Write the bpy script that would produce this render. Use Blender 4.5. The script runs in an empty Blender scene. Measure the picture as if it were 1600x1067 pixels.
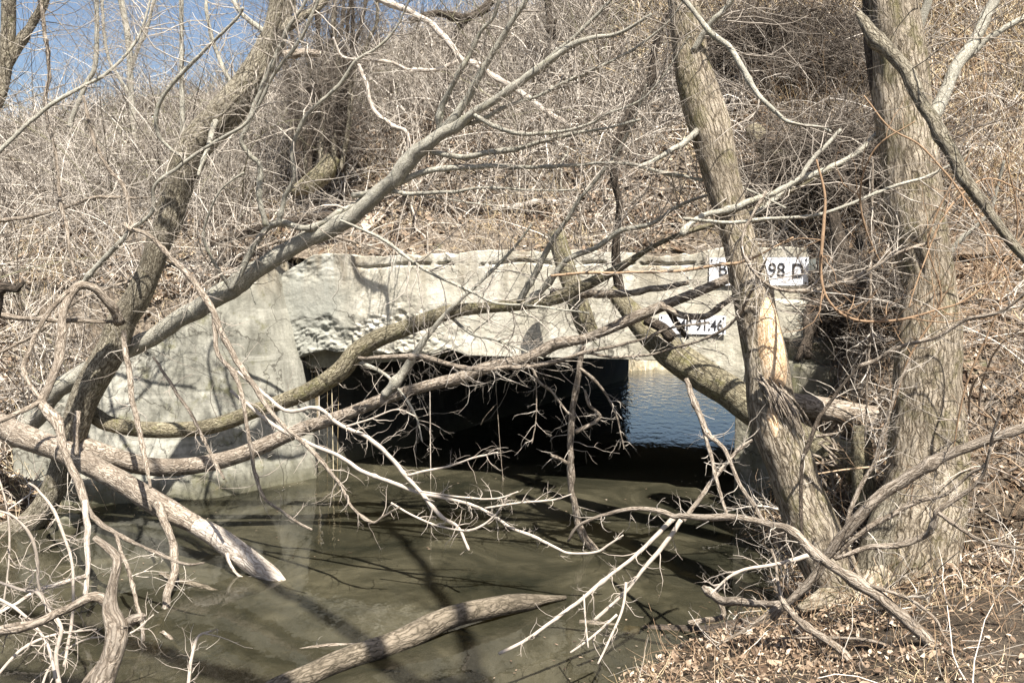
import bpy, math, random
import numpy as np
from mathutils import Vector, noise as mnoise
C = bpy.context.scene
COL = C.collection
# ---------------------------------------------------------------- camera, sky, sun, exposure
CAMH, F, HOR = 1.9, 1350.0, 440.0
TH = math.atan((533.5 - HOR) / F)
cam = bpy.data.cameras.new("camera"); cam.sensor_width = 36; cam.lens = 36 * F / 1600
cam.clip_start = 0.05; cam.clip_end = 3000
co = bpy.data.objects.new("camera", cam); COL.objects.link(co)
co.location = (0, 0, CAMH); co.rotation_euler = (math.pi / 2 - TH, 0, 0)
C.camera = co
SUN_AZ, SUN_EL = math.radians(21), math.radians(59)      # to the right of straight behind the camera
w = bpy.data.worlds.new("World"); C.world = w; w.use_nodes = True
nt = w.node_tree; bg = nt.nodes['Background']
sky = nt.nodes.new('ShaderNodeTexSky'); sky.sky_type = 'NISHITA'; sky.sun_disc = False
sky.sun_elevation = SUN_EL; sky.sun_rotation = math.pi - SUN_AZ
sky.air_density = 1.0; sky.dust_density = 2.2; sky.ozone_density = 1.2
nt.links.new(sky.outputs[0], bg.inputs[0]); bg.inputs[1].default_value = 0.057
sl = bpy.data.lights.new("sun", 'SUN'); sl.energy = 5.0; sl.angle = math.radians(0.53); sl.color = (1, .95, .87)
so = bpy.data.objects.new("sun", sl); COL.objects.link(so)
sv = Vector((math.sin(SUN_AZ) * math.cos(SUN_EL), -math.cos(SUN_AZ) * math.cos(SUN_EL), math.sin(SUN_EL)))
so.rotation_euler = sv.to_track_quat('Z', 'Y').to_euler(); so.location = (3, -8, 9)
C.view_settings.view_transform = 'Standard'; C.view_settings.look = 'None'
C.view_settings.exposure = 1.5; C.view_settings.gamma = 1
try:
    C.cycles.max_bounces = 6; C.cycles.diffuse_bounces = 3; C.cycles.glossy_bounces = 3
    C.cycles.transparent_max_bounces = 6
except Exception: pass
rng = np.random.default_rng(7)
# ---------------------------------------------------------------- helpers
cT, sT = math.cos(TH), math.sin(TH)
def P(px, py, d):
    dx = (px - 800) / F; dy = (533.5 - py) / F
    y = cT + dy * sT; z = -sT + dy * cT
    return np.array([dx * d / y, d, CAMH + z * d / y])
def obj(name, me, mat=None, parent=None, loc=(0, 0, 0)):
    o = bpy.data.objects.new(name, me); COL.objects.link(o)
    o.location = loc
    if mat is not None and me is not None: me.materials.append(mat)
    if parent is not None: o.parent = parent
    return o
def tag(o, label=None, cat=None, group=None, kind=None):
    if label: o['label'] = label
    if cat: o['category'] = cat
    if group: o['group'] = group
    if kind: o['kind'] = kind
    return o
def empty(name, loc, label, cat, group=None):
    o = bpy.data.objects.new(name, None); COL.objects.link(o); o.location = loc; o.empty_display_size = .1
    return tag(o, label, cat, group)
def nmesh(name, V, Q, bark=None, tint=None, smooth=True):
    me = bpy.data.meshes.new(name); n = len(V); m = len(Q); k = Q.shape[1]
    me.vertices.add(n); me.vertices.foreach_set('co', np.ascontiguousarray(V, dtype=np.float32).ravel())
    me.loops.add(m * k); me.loops.foreach_set('vertex_index', np.ascontiguousarray(Q, dtype=np.int32).ravel())
    me.polygons.add(m); me.polygons.foreach_set('loop_start', np.arange(0, m * k, k, dtype=np.int32))
    me.polygons.foreach_set('use_smooth', np.full(m, smooth, dtype=bool))
    if bark is not None:
        a = me.attributes.new('bark', 'FLOAT_VECTOR', 'POINT'); a.data.foreach_set('vector', bark.astype(np.float32).ravel())
    if tint is not None:
        a = me.attributes.new('tint', 'FLOAT', 'POINT'); a.data.foreach_set('value', tint.astype(np.float32).ravel())
    me.update(calc_edges=True); me.validate()
    return me
def norm(a): return a / np.maximum(np.linalg.norm(a, axis=-1, keepdims=True), 1e-9)
def h2(ix, iy, seed):
    v = np.sin(ix * 127.1 + iy * 311.7 + seed * 74.7) * 43758.5453
    return v - np.floor(v)
def vn(x, y, seed=0):
    ix, iy = np.floor(x), np.floor(y); fx, fy = x - ix, y - iy
    fx = fx * fx * (3 - 2 * fx); fy = fy * fy * (3 - 2 * fy)
    a, b, c, d = h2(ix, iy, seed), h2(ix + 1, iy, seed), h2(ix, iy + 1, seed), h2(ix + 1, iy + 1, seed)
    return (a + (b - a) * fx) * (1 - fy) + (c + (d - c) * fx) * fy
def fbm(x, y, seed=0, o=4):
    s = 0; a = .5
    for i in range(o):
        s = s + a * (vn(x * 2 ** i, y * 2 ** i, seed + i) * 2 - 1); a *= .5
    return s
class Tubes:
    def __init__(s, origin=(0, 0, 0)): s.V = []; s.Q = []; s.B = []; s.T = []; s.MI = []; s.mi = 0; s.n = 0; s.o = np.array(origin, float)
    def add(s, Pt, R, S=4, tint=None, ridge=0, seed=0):
        Pt = np.asarray(Pt, float); R = np.asarray(R, float)
        if Pt.ndim == 2: Pt = Pt[None]; R = R[None]
        N, K, _ = Pt.shape
        if N == 0: return s
        t = norm(np.gradient(Pt, axis=1))
        mt = norm(t.mean(axis=1)); ref = np.zeros((N, 3)); ref[np.arange(N), np.argmin(np.abs(mt), axis=1)] = 1
        a = norm(np.cross(t, ref[:, None, :])); b = np.cross(t, a)
        th = np.arange(S) * 2 * np.pi / S; ct, st = np.cos(th), np.sin(th)
        seg = np.linalg.norm(np.diff(Pt, axis=1), axis=2); L = np.concatenate([np.zeros((N, 1)), np.cumsum(seg, 1)], 1)
        Rr = np.repeat(R[:, :, None], S, 2)
        if ridge:
            for i in range(N):
                for k in range(K):
                    for j in range(S):
                        r0 = max(R[i, k], .01)
                        q = Vector((ct[j] * r0 * 16, st[j] * r0 * 16, L[i, k] * 4.5 + seed * 9))
                        q2 = Vector((ct[j] * r0 * 5, st[j] * r0 * 5, L[i, k] * 2.2 + seed * 5))
                        v = (1 - abs(mnoise.noise(q)) * 2.4) * .55 + mnoise.noise(q * 2.6) * .3
                        Rr[i, k, j] += ridge * v + mnoise.noise(q2) * ridge * 2.2
        V = Pt[:, :, None, :] + Rr[..., None] * (a[:, :, None, :] * ct[None, None, :, None] + b[:, :, None, :] * st[None, None, :, None])
        B = np.empty((N, K, S, 3)); Rm = R.max(axis=1)[:, None, None]
        off = rng.random((N, 1, 1)) * 50
        B[..., 0] = ct * Rm + off; B[..., 1] = st * Rm + off; B[..., 2] = L[:, :, None] + off
        if tint is None: tint = rng.random(N)
        T = np.broadcast_to(np.asarray(tint, float).reshape(-1, 1, 1), (N, K, S))
        i0 = (np.arange(N) * K * S)[:, None, None] + (np.arange(K - 1) * S)[None, :, None] + np.arange(S)[None, None, :]
        j = (np.arange(S) + 1) % S
        i1 = (np.arange(N) * K * S)[:, None, None] + (np.arange(K - 1) * S)[None, :, None] + j[None, None, :]
        Qd = np.stack([i0, i1, i1 + S, i0 + S], -1).reshape(-1, 4) + s.n
        s.V.append(V.reshape(-1, 3)); s.B.append(B.reshape(-1, 3)); s.T.append(T.reshape(-1)); s.Q.append(Qd); s.MI.append(np.full(len(Qd), s.mi, dtype=np.int32))
        s.n += N * K * S
        return s
    def build(s, name, mat, parent=None, loc=None, mat2=None):
        me = nmesh(name, np.concatenate(s.V) - s.o, np.concatenate(s.Q), np.concatenate(s.B), np.concatenate(s.T))
        if mat2 is not None:
            me.materials.append(mat); me.materials.append(mat2); mi = np.concatenate(s.MI)
            if len(mi) == len(me.polygons): me.polygons.foreach_set('material_index', mi)
            mat = None
        return obj(name, me, mat, parent, loc if loc is not None else ((0, 0, 0) if parent is not None else tuple(s.o)))
def spline(p, step):
    p = np.asarray(p, float); q = np.vstack([2 * p[0] - p[1], p, 2 * p[-1] - p[-2]]); out = []
    for i in range(1, len(q) - 2):
        t = np.linspace(0, 1, 12, endpoint=False)[:, None]
        a, b, c, d = q[i - 1], q[i], q[i + 1], q[i + 2]
        out.append(.5 * (2 * b + (c - a) * t + (2 * a - 5 * b + 4 * c - d) * t ** 2 + (3 * b - a - 3 * c + d) * t ** 3))
    out.append(q[-2][None]); o = np.vstack(out)
    L = np.concatenate([[0], np.cumsum(np.linalg.norm(np.diff(o[:, :3], axis=0), axis=1))])
    n = max(4, int(L[-1] / step)); s = np.linspace(0, L[-1], n)
    return np.stack([np.interp(s, L, o[:, i]) for i in range(4)], 1)
def trace(pts, d0, d1):
    """control points (pixel x, pixel y, pixel width[, depth]) of a limb whose depth runs from d0 to d1 -> (x, y, z, radius)"""
    q = np.array([p[:3] for p in pts], float)
    L = np.concatenate([[0], np.cumsum(np.hypot(*np.diff(q[:, :2], axis=0).T))]); L /= L[-1]
    out = []
    for i, p in enumerate(pts):
        d = p[3] if len(p) > 3 else d0 + (d1 - d0) * L[i]
        out.append([*P(p[0], p[1], d), p[2] / 2 * d / F])
    return np.array(out)
def sprout(Pt, R, n, length, rad, ang=(35, 80), K=7, curl=.22, up=.0, t0=.1, t1=.98, rscale=.6):
    """n side shoots off random places of the given tubes"""
    N, Kp, _ = Pt.shape
    i = rng.integers(0, N, n); t = (t0 + (t1 - t0) * rng.random(n)) * (Kp - 1)
    k = np.minimum(t.astype(int), Kp - 2); f = (t - k)[:, None]
    base = Pt[i, k] * (1 - f) + Pt[i, k + 1] * f; rb = R[i, k] * (1 - f[:, 0]) + R[i, k + 1] * f[:, 0]
    tg = norm(Pt[i, k + 1] - Pt[i, k]); pr = norm(np.cross(tg, rng.normal(size=(n, 3))))
    a = np.radians(rng.uniform(ang[0], ang[1], n))[:, None]
    d = tg * np.cos(a) + pr * np.sin(a); ln = rng.uniform(length[0], length[1], n) * rng.uniform(.5, 1, n)
    r0 = np.minimum(rb * rscale, rng.uniform(rad[0], rad[1], n))
    out = np.empty((n, K, 3)); out[:, 0] = base; bend = rng.normal(size=(n, 3)) * curl * .5
    for j in range(1, K):
        d = norm(d + bend + rng.normal(size=(n, 3)) * curl + np.array([0, 0, up]))
        out[:, j] = out[:, j - 1] + d * (ln / (K - 1))[:, None]
    tt = np.linspace(0, 1, K)[None]
    return out, r0[:, None] * (1 - .72 * tt)
def twiggy(tb, Pt, R, per=3., length=(.15, .5), levels=2, tint=None, up=.02, S=4, rad=(.0016, .0035), curl=.22, t0=.12):
    """fills a limb with two levels of side twigs, per = shoots per metre"""
    if Pt.ndim == 2: Pt = Pt[None]; R = R[None]
    L = np.linalg.norm(np.diff(Pt, axis=1), axis=2).sum()
    n = max(1, int(L * per)); a, ra = sprout(Pt, R, n, length, rad, up=up, curl=curl, t0=t0)
    tb.add(a, ra, S, None if tint is None else tint + rng.uniform(-.12, .12, n))
    for lv in range(levels - 1):
        m = int(n * (2.6 if lv == 0 else 1.8)); a, ra = sprout(a, ra, m, (length[0] * .35, length[1] * .42), (rad[0] * .8, rad[1] * .65), up=up, K=5, curl=curl * 1.2, t0=.15)
        tb.add(a, ra, 3, None if tint is None else tint + rng.uniform(-.12, .12, m)); n = m
# ---------------------------------------------------------------- materials
def newmat(name):
    m = bpy.data.materials.new(name); m.use_nodes = True; n = m.node_tree.nodes; l = m.node_tree.links
    b = n['Principled BSDF']; b.inputs['Roughness'].default_value = .9; b.inputs['Specular IOR Level'].default_value = .25
    return m, n, l, b
def ramp(n, l, src, stops):
    r = n.new('ShaderNodeValToRGB'); e = r.color_ramp.elements
    while len(e) < len(stops): e.new(.5)
    for q, (p, c) in zip(e, stops): q.position = p; q.color = (*c, 1) if len(c) == 3 else c
    l.new(src, r.inputs[0]); return r.outputs[0]
def tex(n, l, vec, scale, detail=6, rough=.6, dist=0):
    t = n.new('ShaderNodeTexNoise'); t.inputs['Scale'].default_value = scale; t.inputs['Detail'].default_value = detail
    t.inputs['Roughness'].default_value = rough; t.inputs['Distortion'].default_value = dist
    if vec is not None: l.new(vec, t.inputs['Vector'])
    return t.outputs['Fac']
def mix(n, l, f, a, b, mode='MIX'):
    x = n.new('ShaderNodeMix'); x.data_type = 'RGBA'; x.blend_type = mode
    for s, v in ((x.inputs[0], f), (x.inputs[6], a), (x.inputs[7], b)):
        if hasattr(v, 'links'): l.new(v, s)
        else: s.default_value = v if isinstance(v, float) else (*v, 1)
    return x.outputs[2]
def mapr(n, l, v, a, b, c=0., d=1.):
    x = n.new('ShaderNodeMapRange'); l.new(v, x.inputs[0])
    for i, q in enumerate((a, b, c, d)): x.inputs[i + 1].default_value = q
    return x.outputs[0]
def mul(n, l, a, b, op='MULTIPLY'):
    x = n.new('ShaderNodeMath'); x.operation = op
    for s, v in zip(x.inputs, (a, b)):
        if hasattr(v, 'links'): l.new(v, s)
        else: s.default_value = v
    return x.outputs[0]
def bump(n, l, h, strength, dist, b):
    x = n.new('ShaderNodeBump'); x.inputs['Strength'].default_value = strength; x.inputs['Distance'].default_value = dist
    l.new(h, x.inputs['Height']); l.new(x.outputs[0], b.inputs['Normal'])
def mapping(n, l, vec, sc):
    x = n.new('ShaderNodeMapping'); x.inputs['Scale'].default_value = sc; l.new(vec, x.inputs[0]); return x.outputs[0]
def attr(n, name):
    a = n.new('ShaderNodeAttribute'); a.attribute_name = name; return a
def bark(name, dark, mid, light, sc=1., stretch=.25, moss=None, mossamt=.55, bs=.8):
    m, n, l, b = newmat(name); v = attr(n, 'bark').outputs['Vector']; stretch = stretch * 1.35
    wn = n.new('ShaderNodeTexNoise'); wn.inputs['Scale'].default_value = 14 * sc; wn.inputs['Detail'].default_value = 3; l.new(v, wn.inputs['Vector'])
    va = n.new('ShaderNodeVectorMath'); va.operation = 'MULTIPLY_ADD'; l.new(wn.outputs['Color'], va.inputs[0]); va.inputs[1].default_value = (.07, .07, .16); l.new(v, va.inputs[2])
    vv = mapping(n, l, va.outputs[0], (1, 1, stretch))
    f = tex(n, l, vv, 60 * sc, 7, .72, .3); g = tex(n, l, va.outputs[0], 210 * sc, 4, .7); big = tex(n, l, v, 4 * sc, 5, .65)
    vo = n.new('ShaderNodeTexVoronoi'); vo.feature = 'DISTANCE_TO_EDGE'; vo.inputs['Scale'].default_value = 48 * sc; vo.inputs['Randomness'].default_value = 1; l.new(mapping(n, l, va.outputs[0], (1, 1, stretch * .8)), vo.inputs['Vector'])
    crack = mapr(n, l, vo.outputs['Distance'], 0., .2)
    h = mul(n, l, mul(n, l, f, 1.1), mul(n, l, mul(n, l, crack, .35), mul(n, l, mul(n, l, g, .5, 'SUBTRACT'), .5), 'ADD'), 'ADD')
    c = ramp(n, l, h, [(.5, dark), (.7, mid), (.95, light)])
    c = mix(n, l, mapr(n, l, big, .4, .62, 0., .6), c, tuple(x * .5 for x in mid))
    c = mix(n, l, mapr(n, l, tex(n, l, v, 11 * sc, 5, .7), .56, .68, 0., .5), c, light)
    if moss:
        mm = mapr(n, l, tex(n, l, v, 7 * sc, 6, .75), mossamt, mossamt + .14)
        c = mix(n, l, mul(n, l, mm, .7), c, moss)
    l.new(c, b.inputs['Base Color'])
    bump(n, l, h, bs, .022, b); return m
def tinted(name, stops, bs=.4):
    m, n, l, b = newmat(name); t = attr(n, 'tint').outputs['Fac']
    v = attr(n, 'bark').outputs['Vector']; g = tex(n, l, v, 40, 3)
    x = mul(n, l, t, mul(n, l, mul(n, l, g, .5, 'SUBTRACT'), .7), 'ADD')
    l.new(ramp(n, l, x, stops), b.inputs['Base Color']); bump(n, l, g, bs, .003, b); return m
M = {}
M['bark'] = bark('furrowed bark', (.06, .046, .032), (.25, .215, .155), (.48, .43, .33), moss=(.13, .125, .055), mossamt=.56, bs=1.)
M['barkpale'] = bark('pale willow bark', (.06, .044, .028), (.3, .245, .175), (.58, .5, .39), .75, .2, moss=(.14, .125, .05), mossamt=.5, bs=1.)
M['smooth'] = bark('smooth grey bark', (.17, .155, .12), (.33, .31, .255), (.46, .44, .37), 1.3, .5, moss=(.27, .26, .16), mossamt=.56, bs=.4)
M['mossy'] = bark('mossy bark', (.06, .05, .032), (.2, .17, .11), (.36, .32, .22), moss=(.17, .16, .055), mossamt=.52)
M['dead'] = bark('weathered dead wood', (.09, .07, .05), (.29, .235, .18), (.5, .43, .35), 1., .14, bs=.8)
M['bare'] = bark('bare bleached wood', (.2, .155, .115), (.5, .43, .36), (.66, .6, .52), .8, .12, bs=.6)
M['heart'] = bark('torn orange heartwood', (.4, .25, .13), (.66, .46, .28), (.8, .66, .48), 1.1, .05, bs=.5)
M['darkbark'] = bark('dark wet bark', (.025, .02, .015), (.07, .055, .04), (.14, .11, .085), bs=.8)
M['wetlog'] = bark('soaked log bark', (.045, .036, .024), (.13, .107, .076), (.24, .2, .15), .8, .2, bs=.6)
M['twig'] = tinted('grey twigs', [(.0, (.045, .035, .028)), (.32, (.16, .135, .11)), (.62, (.4, .355, .3)), (1., (.72, .66, .58))])
M['palewood'] = tinted('bleached branch', [(.0, (.16, .13, .105)), (.5, (.34, .29, .24)), (1., (.56, .5, .43))])
M['olive'] = tinted('olive young shoots', [(.0, (.09, .08, .05)), (.5, (.19, .18, .11)), (1., (.3, .28, .18))])
M['red'] = tinted('orange brown vines', [(.0, (.13, .08, .05)), (.5, (.27, .18, .11)), (1., (.45, .34, .23))])
M['reed'] = tinted('dry straw', [(.0, (.32, .23, .12)), (.5, (.6, .47, .28)), (1., (.78, .67, .47))])
M['leaf'] = tinted('dry fallen leaves', [(.0, (.05, .033, .022)), (.4, (.14, .095, .062)), (.8, (.3, .225, .16)), (1., (.5, .42, .33))], 0)
def concrete(name, a, b_, c_, moss=.6, stain=.5, blend=False):
    m, n, l, b = newmat(name); g = n.new('ShaderNodeNewGeometry').outputs['Position']
    f = tex(n, l, g, 1.8, 8, .65, .5); fi = tex(n, l, g, 38, 6, .7); st = tex(n, l, mapping(n, l, g, (9, 9, 1.1)), 1., 5, .6)
    c = ramp(n, l, f, [(.32, b_), (.52, a), (.7, c_)])
    c = mix(n, l, mapr(n, l, st, .42, .7, 0., stain), c, tuple(x * .55 for x in b_))
    c = mix(n, l, mapr(n, l, fi, .3, .7, .35, 0.), c, tuple(x * .5 for x in b_))
    hv = tex(n, l, mapping(n, l, g, (.8, .8, 9)), 1., 5, .6)
    c = mix(n, l, mapr(n, l, hv, .58, .7, 0., .35), c, c_)
    mo = mapr(n, l, tex(n, l, g, 3.1, 7, .7), moss, moss + .08)
    c = mix(n, l, mul(n, l, mo, .7), c, (.11, .105, .05))
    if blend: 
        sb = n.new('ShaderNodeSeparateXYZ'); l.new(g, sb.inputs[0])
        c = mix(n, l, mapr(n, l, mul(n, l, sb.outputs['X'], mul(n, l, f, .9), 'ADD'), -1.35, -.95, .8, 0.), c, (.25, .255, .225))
    sx = n.new('ShaderNodeSeparateXYZ'); l.new(g, sx.inputs[0])
    wet = mapr(n, l, mul(n, l, sx.outputs['Z'], mul(n, l, f, .18), 'SUBTRACT'), -.06, .16, .8, 0.)
    c = mix(n, l, wet, c, (.09, .085, .05))
    ck = n.new('ShaderNodeTexVoronoi'); ck.feature = 'DISTANCE_TO_EDGE'; ck.inputs['Scale'].default_value = 1.1
    cw = n.new('ShaderNodeTexNoise'); cw.inputs['Scale'].default_value = 3; cw.inputs['Detail'].default_value = 6; l.new(g, cw.inputs['Vector'])
    ca = n.new('ShaderNodeVectorMath'); ca.operation = 'MULTIPLY_ADD'; l.new(cw.outputs['Color'], ca.inputs[0]); ca.inputs[1].default_value = (.6, .6, .6); l.new(g, ca.inputs[2]); l.new(ca.outputs[0], ck.inputs['Vector'])
    c = mix(n, l, mapr(n, l, ck.outputs['Distance'], .002, .009, .75, 0.), c, (.05, .045, .035))
    sp = mapr(n, l, tex(n, l, g, 14, 6, .75), .6, .68, 0., .6); c = mix(n, l, sp, c, tuple(x * .5 for x in a))
    drt = mul(n, l, mapr(n, l, tex(n, l, mapping(n, l, g, (5, 5, .8)), 1., 6, .65), .42, .62), mapr(n, l, mul(n, l, sx.outputs['Z'], mul(n, l, f, .5), 'ADD'), 1.9, 2.35, .0, .85))
    c = mix(n, l, drt, c, (.2, .165, .115))
    fl = n.new('ShaderNodeMath'); fl.operation = 'FRACT'; l.new(mul(n, l, mul(n, l, sx.outputs['Z'], mul(n, l, f, .03), 'ADD'), 5.2), fl.inputs[0])
    c = mix(n, l, mapr(n, l, fl.outputs[0], .0, .035, .4, 0.), c, tuple(x * .5 for x in b_))
    l.new(c, b.inputs['Base Color']); bump(n, l, mul(n, l, fi, mul(n, l, f, 2.), 'ADD'), .6, .013, b); return m
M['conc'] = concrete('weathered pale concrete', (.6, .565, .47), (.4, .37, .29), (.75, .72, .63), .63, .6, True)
M['wing'] = concrete('damp grey concrete', (.33, .32, .27), (.16, .155, .125), (.5, .485, .42), .57, .75)
M['mossconc'] = concrete('mossy concrete', (.25, .235, .18), (.14, .13, .1), (.4, .37, .3), .5, .6)
M['inner'] = concrete('shade darkened culvert concrete', (.06, .06, .055), (.035, .035, .03), (.09, .09, .08), .8, .5)  # near-black base colour paints in the deep shade inside the culvert
# ground
def ground_mat():
    m, n, l, b = newmat('leaf strewn soil'); g = n.new('ShaderNodeNewGeometry').outputs['Position']
    f = tex(n, l, g, 26, 8, .75); f2 = tex(n, l, g, 1.3, 6, .6); f3 = tex(n, l, g, 90, 4, .7)
    c = ramp(n, l, f, [(.34, (.055, .042, .03)), (.48, (.17, .135, .1)), (.58, (.34, .28, .215)), (.7, (.52, .45, .36))])
    c = mix(n, l, mapr(n, l, f2, .5, .7, 0., .55), c, (.1, .075, .05))
    sx = n.new('ShaderNodeSeparateXYZ'); l.new(g, sx.inputs[0]); z = mul(n, l, sx.outputs['Z'], mul(n, l, f2, .35), 'SUBTRACT')
    mud = ramp(n, l, f, [(.35, (.035, .026, .018)), (.6, (.1, .075, .05))])
    c = mix(n, l, mapr(n, l, z, .2, .75, 1., 0.), c, mud)
    mo = mapr(n, l, tex(n, l, g, 2.2, 7, .7), .63, .7)
    c = mix(n, l, mul(n, l, mo, .5), c, (.13, .15, .05))
    far = mapr(n, l, sx.outputs['Y'], 16., 17.5)
    c = mix(n, l, far, c, ramp(n, l, tex(n, l, g, 3.5, 8, .75), [(.35, (.1, .085, .055)), (.5, (.3, .26, .18)), (.62, (.5, .45, .34))]))
    bed = mapr(n, l, sx.outputs['Z'], -.12, -.02, 1., 0.)
    c = mix(n, l, bed, c, (.17, .145, .085))
    l.new(c, b.inputs['Base Color'])
    l.new(mapr(n, l, z, -.1, .1, .4, .95), b.inputs['Roughness'])
    bump(n, l, mul(n, l, f, f3, 'ADD'), 1., .03, b); return m
M['ground'] = ground_mat()
def water_mat():
    m, n, l, b = newmat('murky brown water'); g = n.new('ShaderNodeNewGeometry').outputs['Position']
    sx = n.new('ShaderNodeSeparateXYZ'); l.new(g, sx.inputs[0])
    f = tex(n, l, g, 1.1, 7, .68, .8)
    l.new(ramp(n, l, f, [(.36, (.018, .018, .012)), (.52, (.04, .037, .024)), (.66, (.082, .074, .048))]), b.inputs['Base Color'])
    b.inputs['Roughness'].default_value = .02; b.inputs['IOR'].default_value = 1.33; b.inputs['Specular IOR Level'].default_value = .5
    rip = tex(n, l, mapping(n, l, g, (1, .5, 1)), 8, 3, .55)
    rough = mapr(n, l, sx.outputs['Y'], 10., 15.5, .06, 1.)
    bp = n.new('ShaderNodeBump'); l.new(rough, bp.inputs['Strength']); bp.inputs['Distance'].default_value = .035
    l.new(rip, bp.inputs['Height']); l.new(bp.outputs[0], b.inputs['Normal'])
    tr = n.new('ShaderNodeBsdfTransparent'); tr.inputs[0].default_value = (.75, .7, .5, 1)
    lw = n.new('ShaderNodeFresnel'); lw.inputs[0].default_value = 1.33
    ms = n.new('ShaderNodeMixShader'); out = n['Material Output']
    l.new(mapr(n, l, lw.outputs[0], .02, .5, .26, 0.), ms.inputs[0]); l.new(b.outputs[0], ms.inputs[1]); l.new(tr.outputs[0], ms.inputs[2])
    l.new(ms.outputs[0], out.inputs[0]); return m
M['water'] = water_mat()
def flat(name, c, rough=.6):
    m, n, l, b = newmat(name); g = n.new('ShaderNodeNewGeometry').outputs['Position']
    f = tex(n, l, g, 25, 5, .7)
    st = tex(n, l, mapping(n, l, g, (30, 30, 5)), 1., 5, .6)
    cc = mix(n, l, mapr(n, l, f, .45, .75, 0., .35), c, tuple(x * .55 for x in c)); cc = mix(n, l, mapr(n, l, st, .56, .75, 0., .3), cc, (.34, .3, .24))
    l.new(cc, b.inputs['Base Color'])
    b.inputs['Roughness'].default_value = rough; return m
M['white'] = flat('white sign paint', (.78, .79, .82)); M['black'] = flat('black sign lettering', (.03, .03, .035))
# ---------------------------------------------------------------- terrain
A = np.array([-1.87, 8.4]); U = np.array([math.cos(math.radians(16)), -math.sin(math.radians(16))]); NN = np.array([-U[1], U[0]])
def uv(x, y): return (x - A[0]) * U[0] + (y - A[1]) * U[1], (x - A[0]) * NN[0] + (y - A[1]) * NN[1]
def wall_pt(u, s, z): return np.array([A[0] + U[0] * u + NN[0] * s, A[1] + U[1] * u + NN[1] * s, z])
def on_wall(px, py, s=0.):
    d1 = P(px, py, 1.) - np.array([0, 0, CAMH]); a = A + NN * s
    t = (a @ NN) / (d1[:2] @ NN); return np.array([0, 0, CAMH]) + d1 * t
CH = np.array([(-1.87, 8.4), (-2.18, 7.95), (-2.61, 7.55), (-3.15, 7.4), (-3.63, 7.25), (-3.9, 6.5), (-4.4, 5.5), (-5.2, 3.2), (-1, 2.9), (0, 3.4),
               (.45, 4.0), (.9, 4.45), (1.5, 4.95), (1.72, 5.5), (1.9, 6.2), (1.99, 7.35), (6.2, 15.9), (9, 17.2), (9.5, 22), (6.2, 20.6), (4.2, 18.9), (2.2, 18.1), (1.2, 17.6), (1.3, 17.0), (2.32, 16.95)])
def chan(x, y):
    sh = x.shape; x = x.ravel(); y = y.ravel(); d = np.full(len(x), 1e9); ins = np.zeros(len(x), bool)
    for i in range(len(CH)):
        a, b = CH[i], CH[(i + 1) % len(CH)]; e = b - a
        t = np.clip(((x - a[0]) * e[0] + (y - a[1]) * e[1]) / (e @ e), 0, 1)
        d = np.minimum(d, np.hypot(x - a[0] - t * e[0], y - a[1] - t * e[1]))
        c = ((a[1] > y) != (b[1] > y)); xi = a[0] + (y - a[1]) / (b[1] - a[1] + 1e-12) * e[0]; ins ^= c & (x < xi)
    return np.where(ins, -d, d).reshape(sh)
SP = [(-90, .5), (-3.0, .55), (0.3, 2.13), (1.2, 2.85), (3.9, 6.0), (4.6, 6.25), (6, 6.2), (9.2, 2.3), (12.5, .35), (400, .3)]
def E(x, y):
    u, s = uv(x, y)
    e = np.interp(s, [p[0] for p in SP], [p[1] for p in SP])
    rel = np.clip((s - .2) / 2.5, 0, 1)
    left = np.clip((3 - u) / 5., 0, 1.25); e = e - np.clip(s - .9, 0, 3.1) * left * .42
    return e + fbm(x * .7, y * .7, 3) * .42 * rel + fbm(x * 3, y * 3, 9) * .09 * np.clip(.3 + rel, 0, 1)
def Hg(x, y):
    d = chan(x, y); e = E(x, y) - .06; u, s = uv(x, y)
    wing = (s > -1.9) & (s < .3) & (x < -1.7) & (x > -3.85); wallish = wing | ((s > -.1) & (s < 9.4))
    off = np.where(wing, .72, .45); fr = fbm(x * 2.2, y * 2.2, 5) * .1 * np.clip(d * 2, 0, 1)
    nat = -.02 + np.clip(d, 0, 99) * np.where(y > 16, .16, np.where(x > 0, .34, .6)) + fr
    nat = nat + np.where(x > 0, np.clip(s + 2.1, 0, 3) * 1.15 * np.clip(d * 1.6 - .3, 0, 1), 0)
    bankz = np.where(wallish, -.3 + np.clip(d - off, 0, 99) * 7, nat)
    bankz = np.where((x > 1.6) & (y < 9) & (s > -.1), np.maximum(bankz, np.where(d > .45, nat, -.3)), bankz)
    bankz = np.where(y > 16.5, np.minimum(bankz, .22 + fbm(x * .3, y * .3, 2) * .12 + fbm(x * 2.3, y * 2.3, 12) * .1), bankz)
    z = np.where(d > 0, np.minimum(e, bankz), -.02 + np.clip(d, -.45, 0) * np.where(wallish, 6, 1.))
    return np.maximum(z, -.5)
def H(x, y):
    x = np.asarray(x, float); y = np.asarray(y, float); u, s = uv(x, y)
    g = Hg(x, y); cov = (s > .25) & (s < 9.2) & (u > -2.6) & (u < 9)
    return np.where(cov, E(x, y), g)
def grid(xs, ys, hf, name):
    X, Y = np.meshgrid(xs, ys); Z = hf(X, Y); V = np.stack([X, Y, Z], -1).reshape(-1, 3); nx = len(xs)
    i = (np.arange(len(ys) - 1)[:, None] * nx + np.arange(nx - 1)[None]).ravel()
    return nmesh(name, V, np.stack([i, i + 1, i + nx + 1, i + nx], 1))
far = np.array([12, 15, 20, 30, 50, 90, 180, 400, 900.])
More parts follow.
